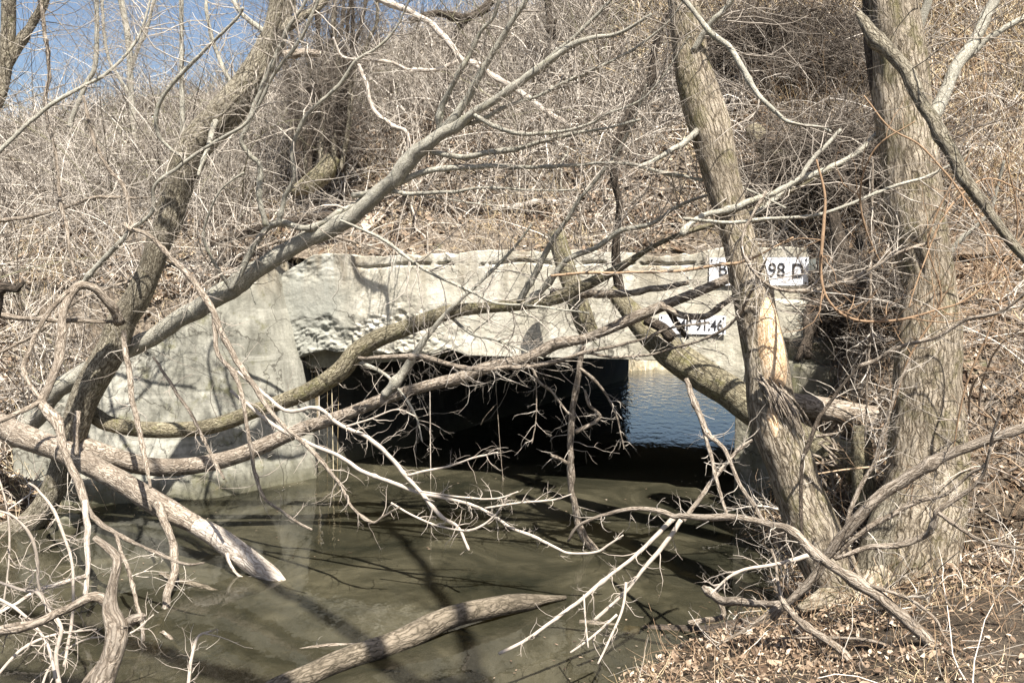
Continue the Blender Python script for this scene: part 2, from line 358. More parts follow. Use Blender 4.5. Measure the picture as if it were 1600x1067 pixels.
xs = np.concatenate([-far[::-1] - 0, np.arange(-10.5, 10.51, .1), far]); ys = np.concatenate([[-30, -10, -4, 0, 1], np.arange(2, 22, .1), [22.5, 24, 27, 32, 40, 60, 100, 200, 400, 900]])
tag(obj('ground', grid(xs, ys, Hg, 'ground'), M['ground']), kind='structure')
# embankment over the culvert
us = np.arange(-3., 9.4, .1); ss = np.concatenate([[.22], np.arange(.3, 9.25, .1)])
UU, SS = np.meshgrid(us, ss); X = A[0] + U[0] * UU + NN[0] * SS; Y = A[1] + U[1] * UU + NN[1] * SS
Z = E(X, Y) + .07 * np.clip(fbm(UU * 2.5, SS * 0, 44) + .25, 0, 1) * np.exp(-((SS - .3) / .4) ** 2); i = (np.arange(len(ss) - 1)[:, None] * len(us) + np.arange(len(us) - 1)[None]).ravel()
tag(obj('embankment', nmesh('embankment', np.stack([X, Y, Z], -1).reshape(-1, 3), np.stack([i, i + 1, i + len(us) + 1, i + len(us)], 1)), M['ground']), kind='structure')
wv = np.array([(-60, -20, 0), (60, -20, 0), (60, 60, 0), (-60, 60, 0)], float)
tag(obj('water', nmesh('water', wv, np.array([[0, 1, 2, 3]])), M['water']), kind='structure')
# ---------------------------------------------------------------- culvert
def shell(name, G, off, mat, parent):
    """solid from a displaced front grid G (rows, cols, 3) and a thickness vector"""
    r, c, _ = G.shape; Bk = G + np.asarray(off); V = np.concatenate([G.reshape(-1, 3), Bk.reshape(-1, 3)]); n = r * c
    i = (np.arange(r - 1)[:, None] * c + np.arange(c - 1)[None]).ravel()
    Q = [np.stack([i, i + 1, i + c + 1, i + c], 1), np.stack([i, i + c, i + c + 1, i + 1], 1) + n]
    per = [*range(c), *(np.arange(1, r) * c + c - 1), *((r - 1) * c + np.arange(c - 2, -1, -1)), *(np.arange(r - 2, 0, -1) * c)]
    per = np.array(per); nx = np.roll(per, -1); Q.append(np.stack([nx, per, per + n, nx + n], 1))
    me = nmesh(name, V, np.concatenate(Q)); return obj(name, me, mat, parent)
def bn(G, sc, seed=0): return np.array([mnoise.fractal(Vector((float(a[0]) * sc, float(a[1]) * sc, float(a[2]) * sc + seed)), .8, 2.1, 5) for a in G.reshape(-1, 3)]).reshape(G.shape[:2])
cul = empty('culvert', (0, 0, 0), 'weathered pale concrete railway culvert with a dark water-filled opening', 'culvert')
uL, uR = -.42, (on_wall(1262, 430)[:2] - A) @ U
NC, NR = 380, 100
cu = np.linspace(uL, uR, NC); rz = np.linspace(0, 1, NR)
top = 2.16 + .06 * fbm(cu * 1.7, cu * 0, 4) + .012 * fbm(cu * 9, cu * 0, 14) - .05 * np.clip(fbm(cu * 2.4, cu * 0, 61) - .12, 0, 1) * 3 - .22 * np.clip((-.05 - cu) / .37, 0, 1)
bot = 1.215 + .1 * np.clip((.1 - cu) / .5, -1, 1) * (cu < .1) * -1 + .07 * np.abs(fbm(cu * 3, cu * 0, 8)) * (cu < 1.5) + 0 * cu
bot = np.where(cu > 3.75, 1.0, bot)
G = np.zeros((NR, NC, 3))
for j, u_ in enumerate(cu):
    for k, t in enumerate(rz): G[k, j] = wall_pt(u_, 0, bot[j] + (top[j] - bot[j]) * t)
nf = bn(G, 1.6, 1); nr = bn(G, 9, 5)
ru = np.clip((1.55 - cu) / .7, 0, 1)[None, :]; zz = G[:, :, 2]
rough = ru * np.clip((1.62 + .25 * nf - zz) / .12, 0, 1) + .7 * np.clip((.25 - cu) / .4, 0, 1)[None] * np.clip((zz - 1.85) / .1, 0, 1)
def cells(G, sc): return np.array([mnoise.cell(Vector((float(a[0]) * sc + .5 * mnoise.noise(Vector(a) * 9), 3., float(a[2]) * sc * 1.7 + .5 * mnoise.noise(Vector(a) * 11)))) for a in G.reshape(-1, 3)]).reshape(G.shape[:2])
c1, c2 = cells(G, 9), cells(G, 24)
dis = -.012 * nf + rough * (.05 + .05 * np.abs(nr) ) * .36 + rough * (.012 * c1 + .009 * c2) - .004 * nr
crack = np.exp(-((zz - 2.06 - .03 * nf) / .012) ** 2) * np.clip((cu - .3) * 3, 0, 1)[None] * (np.abs(nf + .1) > .08)
dis = dis + .035 * crack
G[:, :, :2] += dis[..., None] * NN[None, None]
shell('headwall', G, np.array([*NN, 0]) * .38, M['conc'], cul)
def ray_pt(px, z, d): return P(px, HOR, d)[:2].tolist() + [z]
# wing wall on the left
wt = [P(446, 402, 8.62), P(400, 425, 8.3), P(340, 462, 8.05), P(285, 492, 7.85), P(210, 535, 7.7), P(110, 600, 7.5), P(20, 655, 7.3)]
wb = [P(508, 748, 8.33), P(440, 768, 7.95), P(360, 782, 7.55), P(285, 790, 7.4), P(200, 796, 7.32), P(110, 800, 7.25), P(20, 805, 7.15)]
wt = spline(np.c_[np.array(wt), np.zeros(7)], .03)[:, :3]; wb = spline(np.c_[np.array(wb), np.zeros(7)], .02)[:, :3]
wb = np.stack([np.interp(np.linspace(0, 1, len(wt)), np.linspace(0, 1, len(wb)), wb[:, i]) for i in range(3)], 1); wb[:, 2] = -.45
G = np.array([[wb[j] * (1 - t) + wt[j] * t for j in range(len(wt))] for t in np.linspace(0, 1, 60)])
nf = bn(G, 1.5, 3); nr = bn(G, 8, 4); hh = np.linspace(0, 1, 60)[:, None]
foot = .16 * np.clip(1 - (G[:, :, 2] - .18) / .05, 0, 1)
G[:, :, 1] += .03 * nf + .012 * nr + np.clip((hh - .8) / .2, 0, 1) * .1 * np.abs(nr) - foot * .5
G[:, :, 2] += .03 * nr * hh
shell('wing_wall', G[:, ::-1], (-.05, .35, -.02), M['wing'], cul)
# inner walls, ceiling
AX = norm(np.array([4.19, 8.5])); XR = np.array([AX[1], -AX[0]])
def box(name, c8, mat, parent=None, bev=0, tagd=None):
    me = bpy.data.meshes.new(name)
    me.from_pydata([tuple(v) for v in c8], [], [(0, 3, 2, 1), (4, 5, 6, 7), (0, 1, 5, 4), (1, 2, 6, 5), (2, 3, 7, 6), (3, 0, 4, 7)])
    o = obj(name, me, mat, parent)
    if bev:
        b = o.modifiers.new('bevel', 'BEVEL'); b.width = bev; b.segments = 2
    return o
def quadbox(name, p0, p1, zlo, zhi, thick, mat, lean0=0, parent=cul):
    p0, p1 = np.array(p0), np.array(p1); t = np.array(thick)
    return box(name, [(*p0, zlo), (*p1, zlo), (*(p1 + t), zlo), (*(p0 + t), zlo), (*(p0 + [lean0, 0]), zhi), (*p1, zhi), (*(p1 + t), zhi), (*(p0 + t + [lean0, 0]), zhi)], mat, parent)
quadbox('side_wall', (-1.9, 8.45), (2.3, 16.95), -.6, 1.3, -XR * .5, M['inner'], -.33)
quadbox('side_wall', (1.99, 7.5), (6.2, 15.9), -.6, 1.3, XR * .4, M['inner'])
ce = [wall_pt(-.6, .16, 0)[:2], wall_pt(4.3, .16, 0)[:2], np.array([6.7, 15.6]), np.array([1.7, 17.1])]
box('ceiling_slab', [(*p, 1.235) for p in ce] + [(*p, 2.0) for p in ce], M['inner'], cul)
h0 = [wall_pt(-.5, .2, 0)[:2], wall_pt(1.15, .2, 0)[:2], wall_pt(1.2, 1.2, 0)[:2], wall_pt(-.3, 1.2, 0)[:2]]
hb = box('haunch', [(*h0[0], 1.0), (*h0[1], 1.17), (*h0[2], 1.17), (*h0[3], 1.0)] + [(*p, 1.228) for p in h0], M['mossconc'], cul)
uj = (on_wall(1148, 650)[:2] - A) @ U
G = np.array([[wall_pt(u_, .02, z) for u_ in np.linspace(uj, uj + .62, 40)] for z in np.linspace(-.5, 1.2, 60)])
nf = bn(G, 2.2, 7); nr = bn(G, 10, 2); G[:, :, 1] += .03 * nf + .015 * nr; G[:, :, 0] += .02 * nf
shell('pier', G, np.array([*NN, 0]) * .5, M['mossconc'], cul)
# signs
def sign(name, px0, px1, py0, py1, texts, label, hpx):
    a, b = on_wall(px0, py0, -.02), on_wall(px1, py0, -.02); c = on_wall(px0, py1, -.02)
    w_ = np.linalg.norm((b - a)[:2]); h_ = a[2] - c[2]
    root = empty(name, tuple(c), label, 'sign', None); ang = math.atan2(U[1], U[0]); root.rotation_euler = (0, 0, ang)
    me = bpy.data.meshes.new('plate'); t = .004
    me.from_pydata([(0, 0, 0), (w_, 0, 0), (w_, 0, h_), (0, 0, h_), (0, t, 0), (w_, t, 0), (w_, t, h_), (0, t, h_)], [], [(0, 1, 2, 3), (4, 7, 6, 5), (0, 4, 5, 1), (1, 5, 6, 2), (2, 6, 7, 3), (3, 7, 4, 0)])
    obj('plate', me, M['white'], root)
    for txt, tx, ty in texts:
        cu_ = bpy.data.curves.new('lettering', 'FONT'); cu_.body = txt; cu_.extrude = .0012; cu_.offset = .0016
        ht = hpx * 8 / F; cu_.size = ht / .70
        tmp = bpy.data.objects.new('tmp', cu_); COL.objects.link(tmp); dg = bpy.context.evaluated_depsgraph_get()
        me = bpy.data.meshes.new_from_object(tmp.evaluated_get(dg)); bpy.data.objects.remove(tmp)
        me.name = 'lettering'; o = obj('lettering', me, M['black'], root)
        q = on_wall(tx, ty, -.02); o.location = (np.linalg.norm((q - a)[:2]), -.0032, q[2] - c[2])
        o.rotation_euler = (math.pi / 2, 0, 0); o.scale = (.82, 1, 1)
    for fx, fz in ((.02, .02), (w_ - .02, .02), (.02, h_ - .02), (w_ - .02, h_ - .02)):
        me = bpy.data.meshes.new('bolt'); n_ = 8
        vs = [(fx + .008 * math.cos(k * math.pi / 4), -.005, fz + .008 * math.sin(k * math.pi / 4)) for k in range(n_)] + [(fx + .008 * math.cos(k * math.pi / 4), -.0005, fz + .008 * math.sin(k * math.pi / 4)) for k in range(n_)]
        me.from_pydata(vs, [], [tuple(range(n_))] + [(k, k + 8, (k + 1) % 8 + 8, (k + 1) % 8) for k in range(8)]); obj('bolt', me, M['black'], root)
    return root
sign('bridge_number_sign', 1108, 1263, 403, 446, [('B', 1121, 431), ('98', 1199, 433), ('D', 1235, 434)], 'larger white sign lettered B 98 D at the top of the headwall behind the trunk', 20)
sign('milepost_sign', 1030, 1134, 492, 521, [('MP 91.46', 1056, 515)], 'smaller white milepost sign reading MP 91.46 below the larger sign', 15)

# ---------------------------------------------------------------- limbs traced at their own distance
TWD = 3.3
def limb(name, pts, d, mat, parent=None, label=None, cat=None, group=None, tw=0, twl=(.12, .45), lv=2, tmat=None, ridge=0, S=None, tint=None, step=None, up=.03, cap=True, wig=1., side='side_twig', t0=.12, orig=None):
    c = trace(pts, *d); rmax = c[:, 3].max()
    step = step or (.028 if ridge else max(.013, rmax * .9)); q = spline(c, step)
    if not ridge: 
        k = np.arange(len(q)) * step * 9; amp = np.minimum(q[:, 3] * .35, .006) * wig
        ph = rng.random(6) * 50
        for a_ in range(3): q[:, a_] += amp * (fbm(k + ph[a_], k * 0 + ph[a_ + 3], 1, 3) * 2)
        q[:, 3] *= 1 + (.06 if rmax > .045 else .2) * fbm(k * .9 + ph[0], k * 0, 4, 3)
        if rmax > .006:
            Ls = np.arange(len(q)) * step
            for kx in rng.uniform(0, Ls[-1], max(1, int(Ls[-1] * 2.2))): q[:, 3] *= 1 + rng.uniform(.15, .5) * (.25 if rmax > .045 else 1) * np.exp(-((Ls - kx) / (rmax * rng.uniform(.8, 1.6))) ** 2)
            for a_ in range(3): q[:, a_] += np.interp(Ls, np.linspace(0, Ls[-1], max(3, int(Ls[-1] * 6))), rng.normal(size=max(3, int(Ls[-1] * 6)))) * min(rmax * .35, .006)
            ridge = rmax * .07
    Pt, R = q[:, :3], q[:, 3]
    if cap:
        e = norm(Pt[-1] - Pt[-2]) * .001; e0 = norm(Pt[1] - Pt[0]) * .001
        Pt = np.vstack([Pt[0] - e0, Pt, Pt[-1] + e]); R = np.r_[.0005, R, .0005]
    o = np.array(orig) if orig is not None else (np.array([0, 0, 0.]) if parent is not None else Pt[1])
    if parent is not None: o = np.array(parent.location)
    tb = Tubes(o); tb.add(Pt, R, S or (36 if rmax > .05 else (16 if rmax > .012 else 8)), .5 if tint is None else tint, ridge, rng.random() * 9)
    if tw:
        tb.mi = 0 if tmat is None or tmat is mat else 1
        up_ = q[:, :3][:, 2].mean() > 1.5
        twiggy(tb, q[None, :, :3], q[None, :, 3], tw * TWD * (1.7 if up_ else 1.1), (twl[0], twl[1] * (1.9 if up_ else 1.15)), 3 if up_ else lv, tint, up, t0=t0, rad=(.0018, .0048) if up_ else (.0016, .0035))
    ob = tb.build(name, mat, parent, mat2=tmat if tw and tmat is not None and tmat is not mat else None)
    if label: tag(ob, label, cat, group)
    return ob
T_, PW, OL = M['twig'], M['palewood'], M['olive']
def tree(name, base, label, cat='tree', group=None): return empty(name, tuple(base), label, cat, group)

# leaning tree at the left bank
tA = tree('leaning_tree', P(49, 815, 6.6), 'rough-barked tree leaning right from the left bank in front of the wing wall')
limb('trunk', [(-30, 838, 30), (-5, 836, 40), (19, 832, 40), (49, 815, 38), (75, 783, 34), (94, 742, 36), (110, 690, 38), (127, 635, 42), (150, 590, 46), (176, 545, 46), (192, 500, 42), (212, 470, 37), (232, 425, 34), (250, 375, 38), (262, 350, 42), (272, 310, 42), (287, 268, 48), (307, 225, 50), (349, 180, 52), (394, 124, 46), (427, 56, 38), (440, 0, 33), (450, -60, 30), (462, -140, 26)], (6.6, 6.1), M['bark'], tA, ridge=.006)
G1 = dict(tmat=T_, tw=4)
for pts, d, kw in [
    ([(190, 505, 18), (186, 495, 16), (176, 478, 15), (151, 451, 13), (127, 444, 13), (110, 458, 13), (101, 478, 12), (99, 507, 12), (92, 560, 12), (75, 608, 12), (68, 628, 13), (90, 661, 12), (101, 699, 12), (120, 747, 11), (127, 768, 11), (139, 802, 9), (176, 832, 7), (217, 851, 6), (262, 870, 5), (296, 882, 4), (319, 881, 3)], (6.2, 4.6), dict(mat=M['dead'], tw=2)),
    ([(66, 627, 9), (30, 645, 8), (-30, 668, 7)], (5.5, 5.2), dict(mat=M['dead'], tw=3)),
    ([(130, 785, 9), (133, 810, 9), (135, 835, 9), (135, 900, 8), (132, 930, 7)], (5.0, 4.7), dict(mat=M['bare'], tw=2)),
    ([(181, 834, 6), (192, 866, 6), (202, 892, 6), (214, 945, 6), (223, 997, 6), (221, 1080, 6)], (4.85, 4.3), dict(mat=M['dead'], tw=2)),
    ([(134, 898, 7), (97, 909, 7), (56, 922, 7), (19, 945, 6), (-25, 962, 6)], (4.75, 4.4), dict(mat=M['bare'], tw=6)),
    ([(108, 458, 8), (67, 500, 7), (45, 549, 7), (36, 575, 7), (49, 605, 6), (66, 624, 6)], (5.9, 5.5), dict(mat=M['dead'], tw=2)),
    ([(-20, 490, 8), (60, 498, 8), (154, 503, 6), (185, 501, 5)], (5.7, 6.2), dict(mat=M['dead'], tw=3)),
    ([(128, 443, 7), (161, 406, 8), (206, 357, 7), (236, 328, 6), (240, 295, 6), (268, 268, 6), (330, 225, 5), (385, 190, 5), (425, 120, 5), (470, 60, 5), (500, -10, 4)], (6.0, 5.4), dict(mat=M['smooth'], tw=4)),
    ([(190, 518, 9), (199, 564, 9), (204, 612, 8), (216, 661, 8), (225, 710, 7), (236, 760, 5)], (6.1, 5.4), dict(mat=M['dead'], tw=3)),
    ([(122, 640, 8), (120, 710, 7)], (6.2, 6.1), dict(mat=M['dead'], tw=0)),
    ([(350, 180, 12), (335, 195, 8), (320, 240, 6), (312, 275, 4)], (6.2, 5.9), dict(mat=M['smooth'], tw=4)),
    ([(395, 120, 12), (370, 140, 9), (352, 110, 7), (330, 60, 5), (322, 10, 4), (330, -40, 4)], (6.2, 6.4), dict(mat=M['smooth'], tw=7)),
    ([(430, 60, 10), (400, 40, 8), (370, 10, 6), (355, -40, 5)], (6.1, 6.3), dict(mat=M['smooth'], tw=7)),
    ([(435, 50, 14), (470, 30, 12), (500, 12, 10), (530, -30, 9)], (6.1, 6.2), dict(mat=M['bark'], tw=5)),
]:
    limb('branch', pts, d, parent=tA, tmat=T_, tint=.6, **kw)
# smooth grey tree slanting up to the right
tC = tree('slanting_tree', P(60, 655, 6.95), 'smooth grey-barked trunk slanting up right across the headwall corner, forking many times')
limb('trunk', [(20, 690, 24), (60, 650, 25.6), (82, 615, 27.2), (131, 579, 27.2), (210, 541, 27.2), (262, 511, 27.2), (319, 477, 27.2), (375, 440, 27.2), (450, 391, 25.6), (532, 350, 24), (597, 300, 24), (638, 251, 23.2), (683, 214, 19.2), (728, 184, 14.4), (765, 161, 12), (810, 131, 11.2), (852, 105, 10.4), (893, 75, 8.8), (930, 60, 6.4), (964, 52, 4.8), (1020, 22, 3.2)], (6.95, 5.1), M['smooth'], tC, step=.03, S=24, tw=1.2, tmat=T_, twl=(.2, .6), tint=.5)
for pts, d, n_ in [
    ([(683, 215, 10), (685, 180, 9), (702, 142, 8), (720, 109, 8), (735, 82, 7), (750, 49, 6), (773, 22, 5), (784, -40, 5)], (5.75, 5.4), 5),
    ([(694, 205, 15), (724, 161, 12), (747, 120, 11), (769, 86, 10), (795, 45, 8), (825, 0, 6), (850, -60, 5)], (5.7, 5.3), 5),
    ([(672, 238, 9), (720, 246, 8), (765, 238, 8), (810, 229, 7), (852, 217, 6), (893, 210, 5), (1000, 190, 3)], (5.75, 5.2), 4),
    ([(597, 300, 9), (645, 274, 9), (694, 264, 8), (758, 262, 7), (833, 261, 6), (908, 255, 5), (964, 255, 5), (1020, 266, 5), (1080, 275, 5), (1150, 290, 4), (1230, 325, 3)], (5.9, 4.9), 3),
    ([(552, 303, 8), (608, 298, 7), (645, 302, 6), (702, 300, 5), (758, 294, 4), (850, 300, 3), (900, 298, 2)], (5.95, 5.4), 4),
    ([(600, 290, 9), (560, 318, 9), (532, 332, 9), (487, 355, 10), (440, 350, 11), (412, 362, 10), (388, 395, 9), (369, 436, 8), (360, 451, 8)], (5.95, 6.1), 3),
    ([(435, 350, 8), (446, 311, 7), (461, 277, 7), (456, 240, 6), (465, 210, 6), (487, 176, 6), (532, 128, 5), (555, 97, 5), (590, 75, 4), (623, 41, 3), (650, -20, 3)], (5.95, 5.5), 5),
    ([(416, 355, 8), (405, 300, 8), (403, 259, 8), (390, 244, 8), (377, 221, 7), (386, 199, 7), (397, 165, 7), (412, 127, 7), (435, 79, 7), (450, 45, 6), (476, 4, 5), (490, -50, 4)], (5.95, 5.6), 3),
    ([(740, 178, 8), (749, 184, 7), (773, 199, 7), (795, 208, 6), (833, 210, 5), (885, 206, 5), (927, 195, 4), (949, 180, 4), (1010, 150, 3), (1080, 60, 2)], (5.55, 5.0), 4),
    ([(690, 207, 7), (758, 184, 6), (795, 165, 5), (840, 150, 5), (878, 131, 5), (927, 109, 4), (990, 80, 4), (1040, 40, 3), (1085, -20, 3)], (5.7, 5.0), 5),
    ([(360, 452, 6), (330, 400, 5), (318, 360, 4), (345, 300, 3), (380, 270, 3)], (6.2, 5.9), 4),
    ([(785, 150, 7), (850, 95, 6), (910, 45, 5), (975, -20, 4)], (5.5, 5.3), 6),
]:
    limb('branch', pts, d, M['smooth'], tC, tmat=T_, tw=n_, tint=.5, twl=(.15, .6))
# arched mossy limb
tD = tree('arching_tree', P(150, 650, 6.7), 'mossy arching trunk that bows over the opening, resting against the leaning tree')
limb('trunk', [(135, 640, 24), (150, 650, 26), (169, 661, 25), (210, 669, 24), (262, 672, 24), (319, 668, 24), (360, 657, 24), (397, 642, 24), (442, 627, 25), (487, 609, 27), (532, 579, 30), (555, 552, 29), (589, 530, 28), (638, 511, 25), (683, 494, 24), (713, 485, 22), (758, 481, 18), (803, 477, 18), (852, 470, 19), (878, 462, 20), (927, 440, 15), (975, 414, 12), (1017, 387, 9), (1066, 365, 8), (1130, 345, 6), (1215, 310, 5), (1300, 265, 4)], (6.65, 5.3), M['mossy'], tD, ridge=.0025, S=24, tw=1.5, tmat=T_, tint=.5)
for pts, d, n_ in [
    ([(812, 474, 10), (829, 444, 10), (852, 399, 9), (867, 369, 8), (882, 350, 7), (905, 315, 6), (940, 270, 5), (985, 200, 4), (1010, 130, 3)], (5.85, 5.4), 4),
    ([(822, 474, 11), (852, 444, 10), (889, 406, 9), (930, 387, 8), (964, 365, 8), (1010, 350, 6), (1060, 320, 5), (1120, 300, 3)], (5.85, 5.3), 4),
    ([(545, 560, 8), (600, 585, 5), (645, 640, 3), (660, 690, 2)], (6.2, 5.8), 6),
    ([(700, 490, 6), (735, 520, 4), (790, 535, 3), (850, 560, 2)], (6.05, 5.7), 6),
]:
    limb('branch', pts, d, M['smooth'], tD, tmat=T_, tw=n_, tint=.5, twl=(.12, .5))
# barked limb E, below the arch
tE = tree('fallen_limb', P(135, 699, 6.5), 'long limb sagging from the leaning tree across the dark opening to the split tree', 'fallen branch')
limb('limb', [(105, 680, 28), (135, 699, 30), (187, 717, 30), (232, 729, 28), (292, 729, 26), (356, 717, 26), (405, 699, 24), (450, 680, 22), (487, 665, 21)], (6.55, 6.25), M['dead'], tE, ridge=.004, S=24, tmat=T_, tw=3, tint=.7)
limb('limb', [(487, 665, 21), (532, 650, 20), (570, 635, 18), (608, 620, 18), (645, 609, 17), (683, 599, 18), (720, 590, 19), (758, 575, 20), (795, 567, 18), (833, 556, 18), (870, 537, 18), (908, 530, 15), (945, 517, 15), (983, 500, 18), (1020, 485, 17), (1066, 466, 15), (1100, 452, 15), (1150, 430, 14)], (6.25, 5.3), M['dead'], tE, ridge=.002, S=20, tmat=T_, tw=3, tint=.7)
for pts, d, m_, n_ in [
    ([(598, 618, 14), (630, 582, 13), (645, 560, 12), (664, 530, 9), (683, 507, 7), (710, 477, 6), (750, 440, 5), (790, 400, 4), (830, 350, 3)], (6.05, 5.8), M['smooth'], 4),
    ([(560, 560, 5), (585, 560, 6), (645, 556, 8), (694, 566, 8), (743, 575, 7), (795, 577, 7), (852, 571, 7), (908, 556, 6), (945, 545, 5), (1002, 530, 4), (1025, 520, 4), (1055, 510, 3), (1110, 505, 3)], (5.9, 5.1), M['dead'], 5),
    ([(915, 551, 5), (960, 558, 4), (1020, 553, 4), (1055, 544, 4), (1090, 534, 4), (1125, 518, 5), (1151, 495, 5), (1169, 464, 4), (1184, 432, 4), (1195, 405, 3)], (5.4, 4.6), M['dead'], 3),
    ([(1030, 482, 10), (1041, 485, 9), (1064, 495, 10), (1090, 497, 10), (1107, 492, 10), (1125, 476, 10), (1152, 458, 9)], (5.4, 5.3), M['dead'], 1),
    ([(1040, 478, 10), (1060, 505, 9), (1072, 530, 6)], (5.5, 5.5), M['darkbark'], 2),
    ([(860, 455, 10), (878, 459, 12), (920, 462, 12), (983, 459, 11), (1020, 451, 10), (1050, 447, 9), (1077, 439, 7)], (6.1, 5.6), M['dead'], 1),
]:
    limb('branch', pts, d, m_, tE, tmat=T_, tw=n_, tint=.65, twl=(.1, .45))
# broken log dipping into the water
tF = tree('broken_log', P(131, 722, 6.3), 'broken log slanting down into the water below the leaning tree, its end stripped white', 'log')
limb('log_body', [(-30, 645, 34), (22, 675, 36), (60, 690, 36), (94, 702, 36), (131, 722, 34), (195, 755, 34), (232, 780, 34), (270, 802, 33), (308, 822, 30)], (6.75, 5.75), M['dead'], tF, ridge=.006)
limb('bare_end', [(300, 818, 27), (330, 833, 32), (356, 851, 35), (397, 881, 33), (425, 900, 28), (441, 911, 17), (462, 926, 6)], (5.78, 5.35), M['bare'], tF, ridge=.002, S=28)
for pts, d, m_ in [
    ([(240, 786, 15), (248, 792, 15), (258, 817, 13), (270, 847, 12), (272, 900, 12), (262, 930, 12), (255, 967, 11), (244, 1005, 10), (245, 1035, 9), (247, 1090, 9)], (5.85, 4.2), M['dead']),
    ([(256, 985, 6), (268, 998, 6), (285, 1016, 5), (311, 1045, 4), (322, 1075, 4)], (4.55, 4.2), M['dead']),
    ([(355, 865, 5), (362, 885, 5), (372, 898, 4), (388, 907, 3)], (5.55, 5.45), M['bare']),
]:
    limb('root', pts, d, m_, tF, tmat=T_, tw=1.5, tint=.6)
# split tree
tG = tree('split_tree', P(1325, 960, 4.7), 'tree leaning left in front of the signs with a torn strip of orange wood')
tG_pts = [(1050, -120, 40), (1062, -40, 42), (1068, 0, 44), (1082, 100, 52), (1105, 187, 60), (1128, 281, 54), (1154, 375, 50), (1167, 425, 54), (1185, 500, 62), (1199, 575, 66), (1208, 650, 78), (1235, 725, 74), (1245, 760, 74), (1268, 817, 80), (1291, 873, 84), (1318, 930, 76), (1328, 975, 84), (1336, 1000, 100)]
limb('trunk', tG_pts, (5.3, 4.62), M['barkpale'], tG, ridge=.007, S=48, step=.022)
def patch(name, pts, d, mat, parent):
    limb(name, pts, d, mat, parent, ridge=.002, S=20, step=.03, cap=True)
patch('bare_wood', [(1186, 445, 8), (1192, 480, 32), (1200, 530, 44), (1207, 575, 44), (1209, 612, 32), (1210, 632, 10)], (4.90, 4.785), M['heart'], tG)
patch('bare_wood', [(1203, 630, 5), (1206, 650, 20), (1212, 680, 17), (1217, 700, 5)], (4.742, 4.705), M['heart'], tG)
tb = Tubes(np.array(tG.location))
for k in range(34):
    f = k / 33; s0 = P(1180 + 40 * f + rng.normal() * 4, 590 + 20 * f + rng.normal() * 6, 4.74); e0 = P(1205 + 60 * f + rng.normal() * 6, 635 + 45 * f + rng.normal() * 8, 4.66)
    mid = (s0 + e0) / 2 + [0, -.02, .02]; q = spline(np.c_[np.array([s0, mid, e0]), [.004, .006, .001]], .02); tb.add(q[:, :3], q[:, 3], 5, .5)
tb.build('torn_fringe', M['dead'], tG)['kind'] = 'stuff'
for pts, d, n_ in [
    ([(1085, 80, 10), (1110, 40, 9), (1140, 5, 8), (1170, -50, 7)], (5.1, 4.9), 5),
    ([(1060, -5, 8), (1085, 20, 8), (1110, 50, 9), (1140, 78, 9), (1160, 110, 8), (1185, 150, 7), (1215, 180, 6), (1240, 193, 5), (1285, 200, 4), (1300, 207, 3)], (4.7, 4.3), 2),
    ([(1110, 190, 12), (1080, 215, 9), (1040, 240, 7), (1000, 260, 5)], (5.1, 4.9), 5),
    ([(1150, 345, 9), (1190, 330, 10), (1245, 287, 9), (1290, 265, 8), (1345, 235, 8), (1400, 180, 6), (1440, 160, 4)], (5.0, 5.3), 4),
    ([(1066, 340, 4), (1100, 344, 5), (1160, 348, 6), (1220, 340, 5), (1290, 333, 5), (1400, 290, 5), (1450, 275, 4), (1520, 240, 3)], (4.7, 4.6), 3),
    ([(1066, 366, 9), (1090, 340, 8), (1150, 320, 9), (1230, 290, 9), (1265, 255, 7), (1310, 205, 5)], (4.85, 5.1), 3),
]:
    limb('branch', pts, d, M['smooth'], tG, tmat=T_, tw=n_, tint=.5, twl=(.15, .5))
for pts, r in [([(1312, 930, 40), (1290, 960, 34), (1262, 985, 20)], 0), ([(1330, 950, 40), (1350, 985, 34), (1385, 1010, 18)], 0), ([(1300, 925, 34), (1275, 940, 26), (1250, 950, 14)], 0)]:
    limb('root', pts, (4.6, 4.4), M['barkpale'], tG, ridge=.005, S=24)
# stout willow and the vines on it
tW = tree('stout_willow', P(1410, 940, 4.75), 'stout pale willow trunk with deeply furrowed bark standing on the right bank')
limb('trunk', [(1378, -120, 68), (1388, -60, 72), (1396, 0, 72), (1402, 75, 74), (1408, 150, 78), (1418, 250, 80), (1435, 350, 84), (1450, 430, 80), (1453, 500, 82), (1452, 560, 92), (1449, 612, 100), (1449, 700, 112), (1450, 742, 118), (1442, 800, 124), (1425, 870, 122), (1412, 930, 112), (1405, 985, 130)], (5.3, 4.72), M['barkpale'], tW, ridge=.014, S=64, step=.02)
limb('second_stem', [(1400, 760, 20), (1385, 800, 36), (1372, 850, 48), (1362, 900, 50), (1355, 950, 52), (1350, 985, 60)], (4.75, 4.68), M['bark'], tW, ridge=.008, S=36)
limb('second_stem', [(1352, -60, 14), (1356, 0, 15), (1362, 80, 18), (1374, 160, 20), (1390, 235, 22)], (5.3, 5.2), M['darkbark'], tW, ridge=.003, S=16)
for pts, d, n_ in [
    ([(1415, 120, 20), (1430, 60, 16), (1445, 20, 14), (1460, -50, 12)], (5.2, 5.1), 4),
    ([(1440, 210, 24), (1475, 150, 20), (1500, 100, 18), (1530, 50, 16), (1555, 0, 14), (1575, -60, 12)], (5.15, 5.4), 4),
    ([(1500, 100, 10), (1550, 60, 9), (1605, 25, 8), (1650, 0, 7)], (5.3, 5.2), 4),
    ([(1450, 440, 10), (1500, 380, 7), (1545, 330, 5), (1570, 250, 4)], (5.0, 4.8), 5),
]:
    limb('branch', pts, d, M['smooth'], tW, tmat=T_, tw=n_, tint=.5, twl=(.2, .6))
